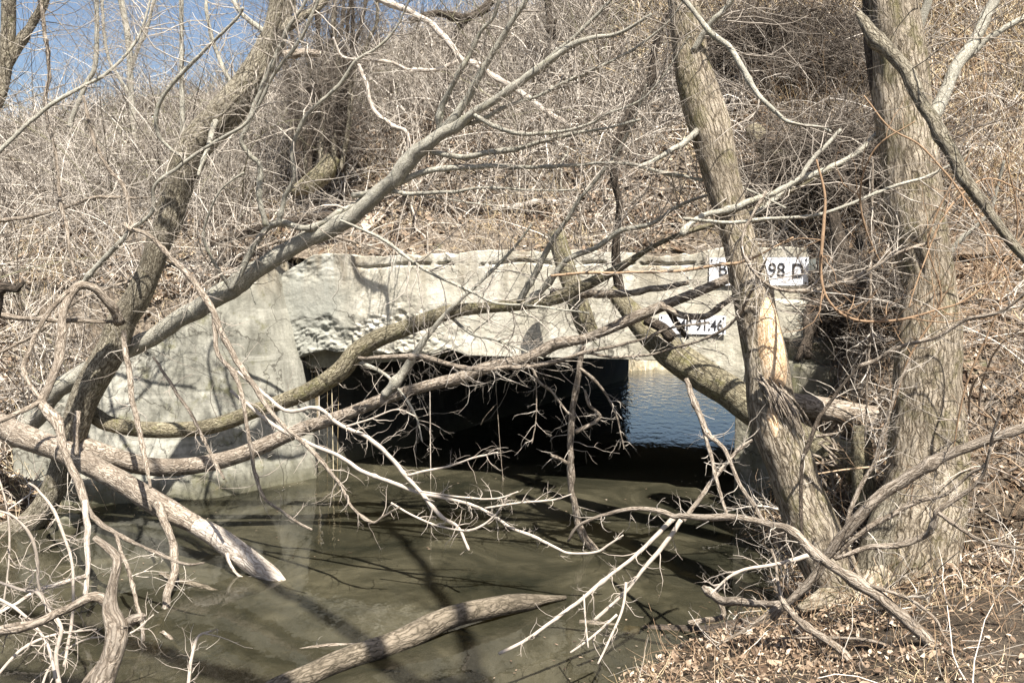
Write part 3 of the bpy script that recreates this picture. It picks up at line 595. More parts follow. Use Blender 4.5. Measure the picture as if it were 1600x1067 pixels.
for pts in ([(1375, 900, 50), (1345, 950, 40), (1318, 985, 22)], [(1462, 880, 40), (1500, 905, 30), (1550, 925, 14)], [(1440, 900, 46), (1462, 935, 36), (1490, 965, 20)], [(1395, 930, 50), (1380, 975, 40), (1360, 1010, 24)], [(1420, 940, 50), (1425, 980, 40), (1440, 1020, 20)]):
    limb('root', pts, (4.68, 4.4), M['barkpale'], tW, ridge=.006, S=24)
for pts, lab in [([(1395, 640, 1.8), (1420, 560, 3), (1470, 470, 3), (1450, 380, 3), (1480, 300, 2.4), (1520, 230, 1.8)], 'orange-brown vine winding up across the willow trunk at mid height'),
                 ([(1490, 700, 2.4), (1510, 600, 3), (1560, 480, 3), (1590, 350, 2.4), (1570, 240, 1.8)], 'rusty stem rising just right of the willow'),
                 ([(1600, 300, 2.4), (1540, 280, 3), (1480, 330, 3), (1440, 420, 2.4), (1420, 480, 1.8)], 'rusty vine drooping onto the willow from the right edge'),
                 ([(1350, 150, 2.4), (1390, 200, 3), (1440, 230, 3), (1500, 300, 3), (1560, 400, 2.4), (1590, 480, 1.8)], 'rusty stem crossing behind the leaning pole'),
                 ([(1380, 420, 1.8), (1350, 350, 3), (1345, 290, 3), (1370, 230, 2.4), (1430, 190, 1.8)], 'rusty vine arching left of the willow at the height of the brush heap')]:
    limb('hanging_vine', pts, (4.55, 4.3), M['red'], label=lab, cat='vine', tmat=M['red'], tw=1.6, tint=.5, twl=(.08, .3), lv=2)
# mossy log and its stump root behind the split tree
tU = tree('mossy_log', P(1300, 720, 5.7), 'thick mossy log leaning from behind the split tree up in front of the milepost sign', 'log')
limb('log_body', [(955, 455, 22), (975, 475, 28), (1000, 505, 38), (1040, 545, 48), (1066, 567, 50), (1103, 590, 50), (1141, 612, 50), (1180, 640, 50), (1240, 680, 48), (1300, 705, 50), (1345, 725, 60)], (6.6, 5.4), M['mossy'], tU, ridge=.007, S=36)
limb('stub', [(1008, 500, 14), (1035, 512, 16), (1050, 530, 20)], (6.2, 6.1), M['darkbark'], tU, ridge=.003, S=16)
tb = Tubes(np.array(tU.location))
for k in range(40):
    s0 = P(1300 + rng.normal() * 22, 715 + rng.normal() * 18, 5.42); e0 = s0 + np.array([rng.uniform(-.02, .2), -rng.uniform(0, .12), rng.uniform(-.16, .05)])
    q = spline(np.c_[np.array([s0, (s0 + e0) / 2 + rng.normal(size=3) * .015, e0]), [.01, .008, .001]], .02); tb.add(q[:, :3], q[:, 3], 5, .5)
tb.build('torn_fibres', M['dead'], tU)['kind'] = 'stuff'
lg = limb('mossy_stump', [(868, 362, 26), (874, 385, 28), (882, 415, 30), (895, 450, 32), (908, 490, 34), (925, 530, 26)], (7.3, 7.1), M['mossy'], label='dark mossy stump leaning on the headwall behind the forks of the arching trunk', cat='stump', ridge=.006, tw=5, tmat=T_, tint=.3, twl=(.1, .4))
limb('vine_stem', [(1072, -45, 8), (1062, -5, 8), (1032, 45, 9), (1020, 94, 11), (1017, 124, 14), (990, 165, 17), (972, 210, 18), (960, 248, 13), (960, 285, 11), (968, 319, 11), (964, 360, 12), (962, 400, 14), (966, 440, 16), (975, 480, 16)], (6.2, 6.6), M['darkbark'], label='dark crooked stem rising in an S above the middle of the headwall', cat='tree stem', tw=5, tmat=T_, tint=.35, twl=(.2, .6), ridge=.003, S=16)
limb('mossy_stub', [(1352, 790, 34), (1350, 740, 34), (1346, 690, 28), (1344, 665, 20)], (5.15, 5.2), M['mossy'], label='short mossy stub standing upright between the split tree and the willow', cat='stump', ridge=.005)
limb('fallen_log', [(1215, 628, 34), (1260, 634, 34), (1320, 646, 36), (1385, 656, 38), (1490, 668, 40), (1560, 685, 40), (1640, 710, 42)], (6.1, 5.7), M['dead'], label='grey fallen log lying level behind the willow, higher than the water', cat='log', ridge=.006)
limb('fallen_log', [(1500, 740, 34), (1560, 735, 40), (1640, 745, 44)], (5.6, 5.3), M['darkbark'], label='dark rotting log half buried in the slope right of the willow', cat='log', ridge=.008)
limb('fallen_log', [(1195, 215, 22), (1222, 250, 30), (1240, 290, 30), (1275, 340, 30), (1310, 390, 30), (1345, 440, 30), (1372, 500, 30)], (8.0, 7.0), M['darkbark'], label='dark rotten log sliding down the slope right of the large sign', cat='log', ridge=.008)
limb('fallen_log', [(1178, 205, 26), (1205, 235, 32), (1232, 262, 34)], (8.4, 7.7), M['mossy'], label='short yellow-green rotten log end high on the slope', cat='log', ridge=.006)
tR = tree('root_tangle', P(1300, 540, 6.6), 'tangle of dark exposed roots in the hollow beneath the sliding log', 'roots')
for pts in ([(1290, 400, 14), (1300, 450, 18), (1262, 490, 16), (1262, 560, 12)], [(1300, 330, 16), (1318, 420, 22), (1305, 500, 18), (1330, 590, 12)], [(1352, 360, 16), (1320, 440, 18), (1275, 500, 14), (1245, 560, 9)], [(1380, 420, 18), (1345, 480, 20), (1350, 560, 14), (1330, 620, 10)], [(1285, 460, 10), (1310, 455, 14), (1360, 455, 12), (1395, 500, 8)], [(1300, 260, 10), (1345, 320, 14), (1370, 400, 14), (1385, 480, 10)], [(1262, 470, 9), (1300, 530, 11), (1370, 540, 9)]):
    limb('root', pts, (6.9, 6.5), M['darkbark'], tR, tmat=M['twig'], tw=4, tint=.12, twl=(.1, .5), S=14)
# floating log etc
limb('floating_log', [(400, 1100, 34), (430, 1078, 36), (480, 1056, 34), (533, 1032, 34), (608, 1008, 34), (657, 986, 38), (702, 965, 34), (758, 952, 32), (803, 943, 30), (830, 940, 26), (850, 936, 15), (884, 933, 5)], (3.76, 5.06), M['wetlog'], label='waterlogged log floating in the middle of the stream, jagged at one end', cat='log', ridge=.005, S=36)
tI = tree('sawn_log', P(1060, 990, 4.62), 'dark log at the muddy edge with a band of fresh pale wood', 'log')
limb('log_body', [(1000, 988, 20), (1025, 989, 26), (1060, 990, 27), (1115, 990, 28), (1160, 980, 26), (1215, 972, 22), (1260, 965, 12)], (4.66, 4.55), M['darkbark'], tI, ridge=.004, S=28)
limb('bare_end', [(972, 984, 15), (985, 986, 18), (1002, 988, 17)], (4.68, 4.66), M['heart'], tI, ridge=.001, S=20)
limb('bark_end', [(905, 972, 9), (925, 975, 13), (955, 980, 15), (975, 984, 16)], (4.72, 4.68), M['wetlog'], tI, ridge=.001, S=20)
# submerged sticks that show faintly
for pts, d, lab in [([(250, 895, 7), (300, 908, 10), (350, 925, 9)], (5.4, 5.2), 'sunken stick showing through the water beside the white log end'),
                    ([(440, 918, 8), (520, 935, 9), (620, 950, 8), (700, 945, 6)], (5.35, 5.2), 'sunken pole lying in the water off the white log end'),
                    ([(470, 940, 7), (560, 965, 8), (640, 975, 7)], (5.05, 4.9), 'half-sunken stick in front of the sunken pole'),
                    ([(700, 975, 4), (780, 990, 5), (900, 985, 4), (960, 990, 3)], (4.75, 4.7), 'thin sunken stick behind the floating log')]:
    o = limb('sunken_stick', pts, d, M['wetlog'], label=lab, cat='stick'); o.location.z -= .015
# vertical dead branch standing in the water
tV = tree('dead_branch', P(927, 860, 6.05), 'dead branch standing upright in the water in front of the dark opening', 'branch')
limb('limb', [(915, 540, 7), (908, 560, 8), (904, 590, 9), (899, 620, 9), (893, 650, 10), (891, 687, 10), (890, 710, 10), (893, 747, 10), (895, 775, 10), (902, 805, 11), (912, 835, 13), (928, 862, 14), (935, 875, 12)], (5.9, 6.05), M['dead'], tV, tmat=T_, tw=3, tint=.6, S=14, up=-.05)
for pts in ([(898, 677, 7), (919, 665, 6), (938, 650, 5), (919, 631, 5), (915, 609, 4)], [(888, 725, 6), (886, 723, 6), (860, 710, 4)], [(833, 575, 4), (844, 597, 4), (863, 612, 4), (889, 646, 3)], [(838, 585, 2), (838, 650, 2), (831, 693, 2)], [(905, 575, 5), (935, 600, 4), (960, 640, 3), (975, 700, 2)]):
    limb('side_branch', pts, (5.9, 5.85), M['dead'], tV, tmat=T_, tw=6, tint=.6, twl=(.06, .22), up=-.08)
# pale dead branches crossing the wing wall and opening
tB = tree('dead_branch', P(202, 356, 5.9), 'thin pale dead branch hanging diagonally from the leaning tree across the wing wall', 'branch')
for pts, d, n_ in [
    ([(195, 350, 5), (202, 356, 6), (232, 365, 7), (270, 406, 8), (300, 436, 9), (330, 485, 10), (349, 530, 9), (379, 579, 8), (409, 620, 8), (439, 661, 7), (484, 699, 6), (525, 747, 5), (555, 795, 4), (582, 815, 4), (600, 805, 3), (623, 793, 3)], (5.9, 4.9), 4),
    ([(334, 495, 7), (340, 552, 7), (367, 586, 7), (379, 635, 6), (390, 687, 6), (398, 735, 6), (412, 776, 5), (439, 798, 4), (465, 817, 4), (487, 828, 3)], (5.6, 4.9), 3),
    ([(240, 560, 4), (262, 590, 5), (277, 616, 5), (300, 650, 5), (319, 687, 5), (337, 725, 5), (349, 750, 4)], (5.8, 5.3), 5)]:
    limb('side_branch', pts, d, M['dead'], tB, tmat=PW, tw=n_, tint=.55, twl=(.08, .32), up=-.05)
tS = tree('dead_branch', P(450, 640, 5.5), 'spray of bleached bare twigs reaching out low over the water in front of the opening', 'branch')
for pts, d, n_, q_ in [
    ([(372, 580, 5), (420, 620, 6), (450, 640, 6), (500, 640, 6), (541, 667, 6), (578, 686, 7), (608, 712, 7), (634, 746, 7), (657, 768, 6), (690, 806, 6), (717, 824, 5), (735, 860, 4)], (5.6, 5.0), 6, .6),
    ([(360, 610, 5), (430, 665, 6), (480, 690, 6), (533, 712, 6), (570, 738, 6), (623, 757, 6), (657, 770, 6), (702, 779, 5), (750, 794, 5), (795, 821, 5), (833, 839, 5), (867, 854, 5), (893, 864, 4), (930, 862, 4), (949, 851, 3), (972, 836, 2)], (5.5, 4.9), 4, .6),
    ([(657, 768, 3), (720, 776, 3), (773, 779, 3), (810, 768, 2)], (5.1, 5.0), 6, .6),
    ([(758, 794, 3), (814, 785, 3), (863, 781, 3), (893, 772, 2)], (5.0, 4.9), 6, .6),
    ([(638, 742, 4), (664, 736, 4), (702, 729, 3), (739, 716, 3), (777, 706, 2)], (5.2, 5.1), 6, .6),
    ([(610, 785, 3), (640, 803, 3), (683, 821, 3), (717, 828, 3), (739, 828, 4), (765, 813, 3), (785, 790, 2), (792, 776, 2)], (5.1, 5.0), 6, .6),
    ([(541, 667, 4), (580, 655, 3), (620, 640, 2), (650, 650, 2)], (5.3, 5.2), 6, .6)]:
    limb('side_branch', pts, d, PW, tS, tw=n_, tint=q_, twl=(.06, .24), up=.03, S=7)
# near branches, right
tJ = tree('dead_branch', P(1545, 1070, 3.3), 'long grey branch reaching from the right bank over the water, ending in bleached twigs', 'branch')
for pts, d, m_, n_ in [
    ([(1620, 1120, 14), (1545, 1070, 15), (1490, 1031, 18), (1433, 986, 20), (1385, 937, 20), (1355, 914, 17), (1310, 888, 15), (1280, 869, 15), (1257, 847, 15), (1227, 824, 13), (1197, 817, 11), (1141, 809, 10), (1066, 807, 9), (1050, 808, 8), (1013, 796, 7), (964, 798, 6), (927, 810, 5), (900, 824, 5), (885, 847, 4)], (3.2, 4.3), M['dead'], 3),
    ([(1055, 808, 8), (1002, 858, 7), (957, 896, 6), (912, 929, 6), (870, 963, 5), (825, 997, 5), (779, 1019, 4)], (4.15, 3.8), PW, 4),
    ([(1066, 812, 7), (1035, 854, 7), (1002, 892, 6), (979, 922, 5), (927, 967, 5)], (4.15, 4.0), PW, 5),
    ([(979, 911, 5), (975, 944, 4), (964, 975, 4), (934, 1036, 3)], (4.0, 3.8), PW, 5),
    ([(964, 960, 4), (927, 993, 4), (891, 1019, 3)], (3.9, 3.8), PW, 5),
    ([(912, 929, 3), (915, 974, 3), (919, 1012, 3)], (3.9, 3.8), PW, 5),
    ([(1066, 813, 7), (1103, 765, 7), (1152, 708, 7), (1175, 690, 5)], (4.15, 4.3), M['dead'], 5),
    ([(1073, 590, 8), (1085, 627, 9), (1103, 672, 8), (1130, 700, 7), (1141, 717, 7), (1156, 753, 7), (1178, 783, 7), (1200, 816, 7)], (4.6, 3.95), M['dead'], 4),
    ([(1096, 667, 7), (1111, 716, 6), (1125, 770, 5), (1135, 806, 5)], (4.4, 4.0), M['dead'], 6),
    ([(1270, 866, 8), (1216, 880, 6), (1175, 885, 5), (1140, 900, 4), (1110, 930, 3)], (3.9, 3.8), PW, 10),
    ([(1360, 915, 6), (1420, 935, 5), (1460, 965, 5), (1480, 1000, 4), (1520, 1050, 3)], (3.6, 3.3), M['dead'], 4)]:
    limb('side_branch', pts, d, m_, tJ, tmat=PW if m_ is PW else T_, tw=n_, tint=.55, twl=(.06, .24), S=9)
tK = tree('dead_branch', P(1285, 880, 3.9), 'dark thick branch slanting up to the right in front of the willow base', 'branch')
limb('limb', [(1205, 965, 8), (1231, 941, 10), (1268, 907, 12), (1285, 880, 13), (1299, 858, 16), (1328, 828, 18), (1351, 798, 18), (1403, 757, 19), (1441, 731, 18), (1478, 712, 17), (1535, 690, 15), (1600, 667, 13), (1680, 640, 12)], (4.0, 3.5), M['dead'], tK, tmat=T_, tw=3, tint=.4, S=14)
for pts, d, m_, n_ in [
    ([(1302, 870, 8), (1347, 828, 8), (1396, 802, 8), (1441, 783, 7), (1478, 772, 6), (1516, 738, 6), (1542, 720, 6), (1553, 678, 5), (1565, 640, 4)], (3.9, 3.5), M['dead'], 4),
    ([(1306, 873, 7), (1351, 858, 8), (1403, 851, 9), (1448, 832, 9), (1463, 806, 9), (1465, 796, 9), (1497, 776, 8), (1535, 745, 5), (1550, 700, 4)], (3.8, 3.5), M['dead'], 4),
    ([(1466, 800, 7), (1508, 828, 6), (1538, 843, 5), (1600, 855, 5), (1650, 858, 4)], (3.6, 3.3), M['dead'], 3),
    ([(1325, 830, 7), (1328, 802, 6), (1343, 764, 7), (1366, 723, 6), (1375, 690, 6), (1395, 630, 5), (1403, 605, 5), (1426, 560, 4)], (4.0, 4.0), M['dead'], 7),
    ([(1253, 850, 5), (1250, 791, 6), (1253, 723, 6), (1261, 699, 7), (1283, 650, 6), (1325, 594, 5), (1345, 570, 3)], (4.1, 4.3), M['darkbark'], 3)]:
    limb('side_branch', pts, d, m_, tK, tmat=T_, tw=n_, tint=.6, twl=(.06, .25), S=9)
tN = tree('dead_branch', P(1253, 971, 3.9), 'crooked stick curling over the muddy bank beneath the willow roots', 'branch')
for pts, d, n_ in [
    ([(1205, 855, 4), (1212, 877, 5), (1216, 911, 6), (1227, 944, 10), (1253, 971, 11), (1291, 997, 12), (1321, 1023, 12), (1336, 1050, 11), (1365, 1085, 10)], (4.1, 3.4), 3),
    ([(1216, 997, 3), (1276, 997, 5), (1328, 997, 5), (1392, 1008, 6), (1441, 1035, 6), (1478, 1065, 6), (1510, 1095, 5)], (3.9, 3.3), 3),
    ([(1095, 915, 8), (1103, 922, 12), (1126, 937, 14), (1171, 943, 12), (1222, 943, 11)], (4.5, 4.1), 3),
    ([(1122, 938, 9), (1130, 960, 9), (1110, 968, 8), (1077, 975, 7)], (4.45, 4.4), 2),
    ([(1222, 940, 8), (1190, 965, 6), (1160, 985, 5), (1120, 1010, 3)], (4.0, 3.9), 6)]:
    limb('side_branch', pts, d, M['dead'], tN, tmat=T_, tw=n_, tint=.55, twl=(.06, .24), S=10)
limb('leaning_pole', [(1340, 20, 8), (1352, 40, 16), (1385, 72, 20), (1415, 116, 21), (1448, 172, 21), (1475, 221, 20), (1508, 281, 18), (1550, 337, 15), (1600, 397, 13), (1650, 450, 12)], (4.3, 3.6), M['bark'], label='straight dead pole leaning across the top of the stout willow', cat='branch', S=16, tmat=T_, tw=1.5, tint=.4)
limb('upright_sapling', [(1362, 250, 3), (1362, 350, 5), (1362, 395, 5), (1360, 462, 5), (1362, 500, 5), (1358, 560, 4), (1355, 620, 4), (1352, 690, 3)], (4.7, 4.7), M['dead'], label='thin pale upright stem just left of the stout willow', cat='sapling', tmat=T_, tw=5, tint=.6, twl=(.06, .3))
limb('hanging_vine', [(1275, 250, 3), (1287, 300, 4), (1287, 350, 5), (1283, 425, 5), (1298, 474, 4), (1336, 500, 4), (1403, 500, 4), (1460, 485, 3), (1508, 470, 3), (1570, 420, 3)], (4.5, 4.2), M['red'], label='rusty vine hanging in a loop between the split tree and the willow', cat='vine', tmat=M['red'], tw=3, tint=.4, twl=(.06, .3))
limb('hanging_twig', [(1340, 572, 7), (1366, 564, 6), (1403, 545, 6), (1463, 526, 6), (1508, 500, 6), (1565, 485, 5), (1620, 440, 5)], (4.3, 3.9), M['dead'], label='pale twig crossing level in front of the willow trunk at mid height', cat='branch', tmat=T_, tw=4, tint=.6, twl=(.06, .3))
# near left stump and snags
tS2 = tree('forked_snag', P(158, 1070, 3.0), 'out-of-focus forked dead snag rising from the near left bank', 'dead branch')
limb('stem', [(150, 1120, 40), (158, 1070, 36), (176, 1020, 32), (182, 985, 34), (172, 948, 24), (176, 914, 15), (184, 877, 14), (176, 862, 13), (148, 840, 9)], (2.9, 3.1), M['dead'], tS2, ridge=.003, S=24)
for pts in ([(172, 945, 17), (150, 933, 15), (105, 952, 13), (56, 971, 14), (-20, 988, 14)], [(180, 990, 22), (210, 970, 16), (226, 962, 9)], [(184, 1000, 14), (150, 1040, 10), (120, 1080, 8)]):
    limb('side_branch', pts, (3.1, 3.0), M['dead'], tS2, tmat=T_, tw=4, tint=.4, twl=(.05, .2))
limb('snag_end', [(-45, 640, 22), (-25, 540, 26), (-12, 480, 26), (-4, 450, 22), (12, 448, 14), (28, 452, 9), (38, 440, 4)], (2.3, 2.3), M['darkbark'], label='blurred dark stub poking in at the edge beside the far-left thicket', cat='dead branch', ridge=.002, S=20)
limb('floating_stick', [(90, 1030, 4), (112, 1031, 5), (157, 1031, 5), (210, 1027, 5), (281, 1025, 6), (319, 1021, 5), (367, 1036, 4)], (4.3, 4.35), M['dead'], label='knobbly stick floating flat near the forked snag', cat='stick', tmat=T_, tw=8, tint=.5, twl=(.04, .14))
limb('floating_stick', [(440, 1020, 3), (500, 1010, 5), (560, 1008, 6), (605, 1005, 8), (640, 1012, 5)], (4.35, 4.5), M['dead'], label='bleached stick lying across the floating log', cat='stick', tmat=T_, tw=2, tint=.6, twl=(.04, .12))
k_ = 0
for pts, d, lab in [
    ([(-10, 795, 3), (22, 806, 4), (45, 828, 5), (58, 866, 5), (62, 918, 5), (80, 950, 4)], (3.8, 3.9), 'bleached curled twig drooping low at the left'),
    ([(-10, 905, 4), (37, 922, 5), (60, 926, 5), (75, 948, 5), (97, 982, 6), (88, 1027, 7), (95, 1090, 8)], (3.7, 3.5), 'white curly branch tangled behind the forked snag'),
    ([(45, 755, 3), (60, 765, 4), (86, 798, 5), (101, 836, 5), (112, 877, 5), (114, 937, 5), (109, 986, 5), (100, 1040, 5)], (3.9, 3.6), 'grey branch rising steeply from behind the forked snag'),
    ([(-10, 930, 5), (30, 955, 5), (70, 1000, 5), (85, 1060, 6)], (3.4, 3.2), 'thin grey branch in the bottom tangle at the left'),
    ([(-10, 1060, 5), (40, 1010, 5), (90, 990, 4), (150, 985, 3)], (3.5, 3.7), 'crossing twig low beneath the curly branch'),
    ([(290, 1090, 5), (300, 1030, 5), (310, 995, 4), (330, 985, 3)], (3.8, 4.0), 'short upright dead twig in the shallows'),
    ([(60, 1090, 4), (80, 1040, 4), (130, 1000, 3), (200, 990, 3), (240, 960, 2)], (3.6, 3.9), 'slender twig curving past the forked snag'),
    ([(-10, 720, 3), (10, 790, 3), (15, 860, 3), (5, 950, 3)], (4.0, 3.9), 'fine drooping twig by the leaning tree root')]:
    limb('bare_branch', pts, d, PW, label=lab, cat='branch', tw=9, tint=.5, twl=(.05, .25))
for pts, d, m_, lab, n_ in [
    ([(580, -10, 8), (597, 0, 8), (645, 22, 9), (672, 37, 9), (694, 60, 10), (720, 90, 10), (743, 101, 10), (773, 120, 9), (803, 139, 9), (840, 165, 9), (882, 195, 9)], (8.6, 8.2), M['bare'], 'bleached white branch slanting down the upper slope', 3),
    ([(720, 94, 6), (683, 109, 6), (638, 109, 5), (608, 97, 4), (540, 90, 4), (520, 60, 3)], (8.6, 8.6), M['bare'], 'white side limb curving off the bleached branch', 4),
    ([(560, 100, 5), (570, 124, 6), (582, 172, 6), (608, 195, 6), (634, 206, 6), (642, 232, 5)], (7.6, 7.4), M['bare'], 'short white hooked branch above the slanting trunk', 4),
    ([(770, 326, 9), (800, 326, 10), (833, 319, 11), (870, 319, 12), (908, 315, 12), (945, 319, 10), (990, 325, 6)], (9.0, 8.7), M['bare'], 'pale weathered log lying across the slope above the headwall', 1),
    ([(60, -30, 6), (75, 100, 5), (71, 165, 5), (86, 240, 5), (97, 326, 6), (112, 397, 5), (118, 430, 5)], (6.6, 6.4), M['dead'], 'thin pale stem curving down at the far left', 4),
    ([(-10, 245, 6), (37, 202, 6), (75, 169, 6), (124, 139, 5), (165, 116, 5), (210, 68, 4), (232, 20, 3), (240, -30, 3)], (6.0, 6.3), M['smooth'], 'arched grey stem rising toward the sky at the upper left', 5),
    ([(131, 150, 4), (146, 217, 6), (169, 262, 6), (195, 296, 6), (206, 349, 6), (215, 380, 4)], (6.3, 6.1), M['dead'], 'pale stem ending where it meets the leaning trunk', 4),
    ([(380, 10, 3), (367, 30, 4), (319, 79, 5), (277, 124, 6), (247, 169, 6), (247, 210, 6), (262, 229, 5), (285, 245, 5)], (5.6, 6.0), M['smooth'], 'hooked stem looping left of the leaning trunk', 3),
    ([(533, 345, 3), (544, 350, 4), (608, 380, 5), (657, 417, 5), (702, 440, 5), (743, 459, 4), (773, 474, 4), (850, 480, 3), (920, 490, 2)], (5.4, 5.2), M['smooth'], 'slender stem slanting down across the headwall', 4),
    ([(860, 432, 4), (920, 427, 4), (990, 427, 4), (1060, 424, 5), (1120, 413, 5), (1170, 405, 4), (1240, 370, 3)], (5.2, 4.7), M['red'], 'thin brown twig running level in front of the signs', 2),
    ([(1195, 300, 5), (1160, 380, 5), (1195, 440, 5), (1250, 455, 6), (1320, 440, 6), (1400, 400, 5), (1470, 370, 4)], (4.5, 4.4), M['dead'], 'curved twig sagging beneath the large sign', 4),
    ([(450, -20, 6), (425, 60, 7), (415, 110, 6), (375, 150, 6), (350, 180, 4)], (5.7, 5.9), M['bark'], 'stem twisting over the face of the leaning trunk', 3),
    ([(440, 83, 11), (470, 84, 12), (500, 85, 10)], (7.5, 7.6), M['dead'], 'stubby broken limb sticking out level behind the leaning trunk', 3),
    ([(-20, 560, 4), (60, 520, 5), (120, 470, 5), (200, 440, 4), (300, 400, 3)], (6.4, 6.6), M['dead'], 'thin stem leaning over the left slope', 5),
    ([(0, 345, 5), (90, 330, 6), (150, 310, 5), (230, 308, 4), (300, 290, 3)], (6.8, 6.8), M['dead'], 'level stem behind the leaning trunk', 5),
    ([(385, 395, 5), (450, 375, 5), (520, 372, 4), (600, 390, 3)], (7.4, 7.6), M['dead'], 'twig above the spalled headwall corner', 4),
    ([(330, 380, 10), (400, 360, 12), (450, 345, 12), (530, 335, 10)], (8.9, 8.8), M['darkbark'], 'dark stick lying on the slope behind the slanting trunk', 3)]:
    limb('bare_branch', pts, d, m_, label=lab, cat='branch', tmat=T_, tw=n_, tint=.6, twl=(.1, .45))
# background trees
def bgtree(name, pts, d, mat, label, n_=6, S=12, subs=(), group=None):
    b = P(pts[0][0], pts[0][1], d[0]); t = tree(name, b, label, 'tree', group)
    limb('trunk', pts, d, mat, t, tmat=T_, tw=n_, tint=.45, twl=(.3, 1.), S=S, ridge=.003)
    for sp in subs: limb('branch', sp, (d[1], d[1]), mat, t, tmat=T_, tw=n_ * 1.3, tint=.45, twl=(.25, .8))
    return t
bgtree('bare_tree', [(-40, 330, 20), (-20, 200, 20), (2, 140, 20), (12, 60, 20), (14, -60, 20)], (6.6, 6.6), M['bark'], 'dark trunk at the far left edge wrapped in twigs', 5, subs=([(0, 130, 12), (35, 60, 13), (70, 0, 10), (90, -60, 9)],))
bgtree('bare_tree', [(287, 300, 8), (286, 225, 8), (284, 100, 7), (283, -60, 6)], (9.2, 9.2), M['smooth'], 'slim straight pale sapling trunk against the sky', 5)
bgtree('bare_tree', [(110, 200, 8), (112, 187, 7), (135, 131, 7), (150, 90, 7), (150, -60, 6)], (9.5, 9.5), M['smooth'], 'slim crooked sapling against the sky left of the straight one', 6)
bgtree('bare_tree', [(215, 260, 8), (205, 150, 9), (200, 60, 9), (185, -20, 8), (180, -80, 7)], (12.5, 12.5), M['smooth'], 'pale tree beyond the bank crest with forks into the sky', 5, subs=([(203, 110, 6), (230, 40, 5), (250, -40, 4)], [(205, 150, 6), (170, 90, 5), (160, 20, 4), (165, -40, 3)]))
bgtree('bare_tree', [(690, 200, 9), (700, 100, 9), (720, 40, 11), (760, 10, 12), (800, -40, 10)], (10.5, 10.3), M['darkbark'], 'dark tree with a heavy low limb at the top of the bank', 6, subs=([(640, 35, 9), (680, 22, 11), (725, 30, 11), (765, 15, 9)], [(865, 30, 12), (862, 60, 12), (850, -30, 9)]))
bgtree('bare_tree', [(1500, 140, 7), (1498, 60, 7), (1490, -40, 6)], (9.5, 9.5), M['darkbark'], 'dark thin tree on the straw-coloured crest right of the willow', 4, subs=([(1470, 100, 5), (1445, 40, 4), (1420, -20, 3)],))
bgtree('bare_tree', [(1300, 40, 5), (1295, 0, 5), (1290, -50, 5)], (11, 11), M['darkbark'], 'small dark sapling on the crest above the brush pile', 4)
mt = tree('multi_stem_tree', P(490, 285, 9.2), 'clump of many dark upright stems matted with vines on the upper slope', 'tree')
limb('root', [(455, 300, 12), (480, 290, 26), (505, 270, 30), (520, 245, 22)], (9.1, 9.2), M['mossy'], mt, ridge=.006, S=20)
for k in range(13):
    x0 = 462 + k * 6 + rng.normal() * 4; dx = (k - 5) * 8 + rng.normal() * 12
    limb('stem', [(x0, 290 - abs(k - 6) * 4, 8), (x0 + dx * .2, 200, 6 + rng.random() * 4), (x0 + dx * .5 + rng.normal() * 6, 110, 5 + rng.random() * 4), (x0 + dx * .8 + rng.normal() * 8, 30, 5), (x0 + dx + rng.normal() * 10, -60, 4)], (9.1 + rng.random() * .4, 9.0 + rng.random()), M['darkbark' if k % 3 else 'bark'], mt, tmat=T_, tw=7, tint=.3, twl=(.2, .8), S=10)
# rubble
def block(px, py, d, size, rot, mat, label, seed):
    G = []; n_ = 10; sx, sy, sz = size
    import bmesh
    bm = bmesh.new(); bmesh.ops.create_cube(bm, size=1)
    bmesh.ops.subdivide_edges(bm, edges=bm.edges[:], cuts=9, use_grid_fill=True)
    for v in bm.verts:
        v.co = Vector((v.co.x * sx, v.co.y * sy, v.co.z * sz)); q = v.co * 3.2 + Vector((seed, seed, 0))
        r = v.co.length; f = mnoise.fractal(q, .8, 2.1, 5)
        e = sum(abs(c) > .47 * s_ for c, s_ in zip(v.co, size)); v.co *= 1 + .06 * f - (.05 if e > 1 else 0)
    me = bpy.data.meshes.new('concrete_block'); bm.to_mesh(me); bm.free()
    for p_ in me.polygons: p_.use_smooth = True
    o = obj('concrete_block' if size[0] > .2 else 'stone', me, mat, None, tuple(P(px, py, d))); o.rotation_euler = rot
    return tag(o, label, 'rubble' if size[0] > .2 else 'stone')
block(1318, 562, 6.9, (.85, .5, .34), (.1, .05, -.25), M['mossconc'], 'broken concrete slab with a grey top behind the split tree', 1)
block(1255, 600, 6.7, (.5, .4, .34), (.05, .1, .3), M['mossconc'], 'mossy concrete chunk under the broken slab', 4)
block(1232, 500, 7.1, (.36, .3, .34), (0, .12, -.2), M['conc'], 'pale broken concrete corner just below the large sign', 8)
block(190, 810, 7.05, (.12, .09, .05), (0, 0, .5), M['conc'], 'flat pale stone at the foot of the wing wall', 2)
block(104, 815, 6.6, (.16, .12, .1), (0, 0, .9), M['wing'], 'grey stone in the hollow under the leaning tree', 3)
block(1285, 1015, 3.9, (.08, .07, .05), (0, 0, .2), M['mossconc'], 'small mossy stone on the muddy bank below the roots', 5)
block(535, 378, 9.1, (.16, .12, .07), (0, 0, .2), M['conc'], 'pale chip of rubble above the headwall edge', 6)
block(705, 377, 9.0, (.15, .1, .06), (0, 0, .7), M['conc'], 'white flat stone above the middle of the headwall', 7)

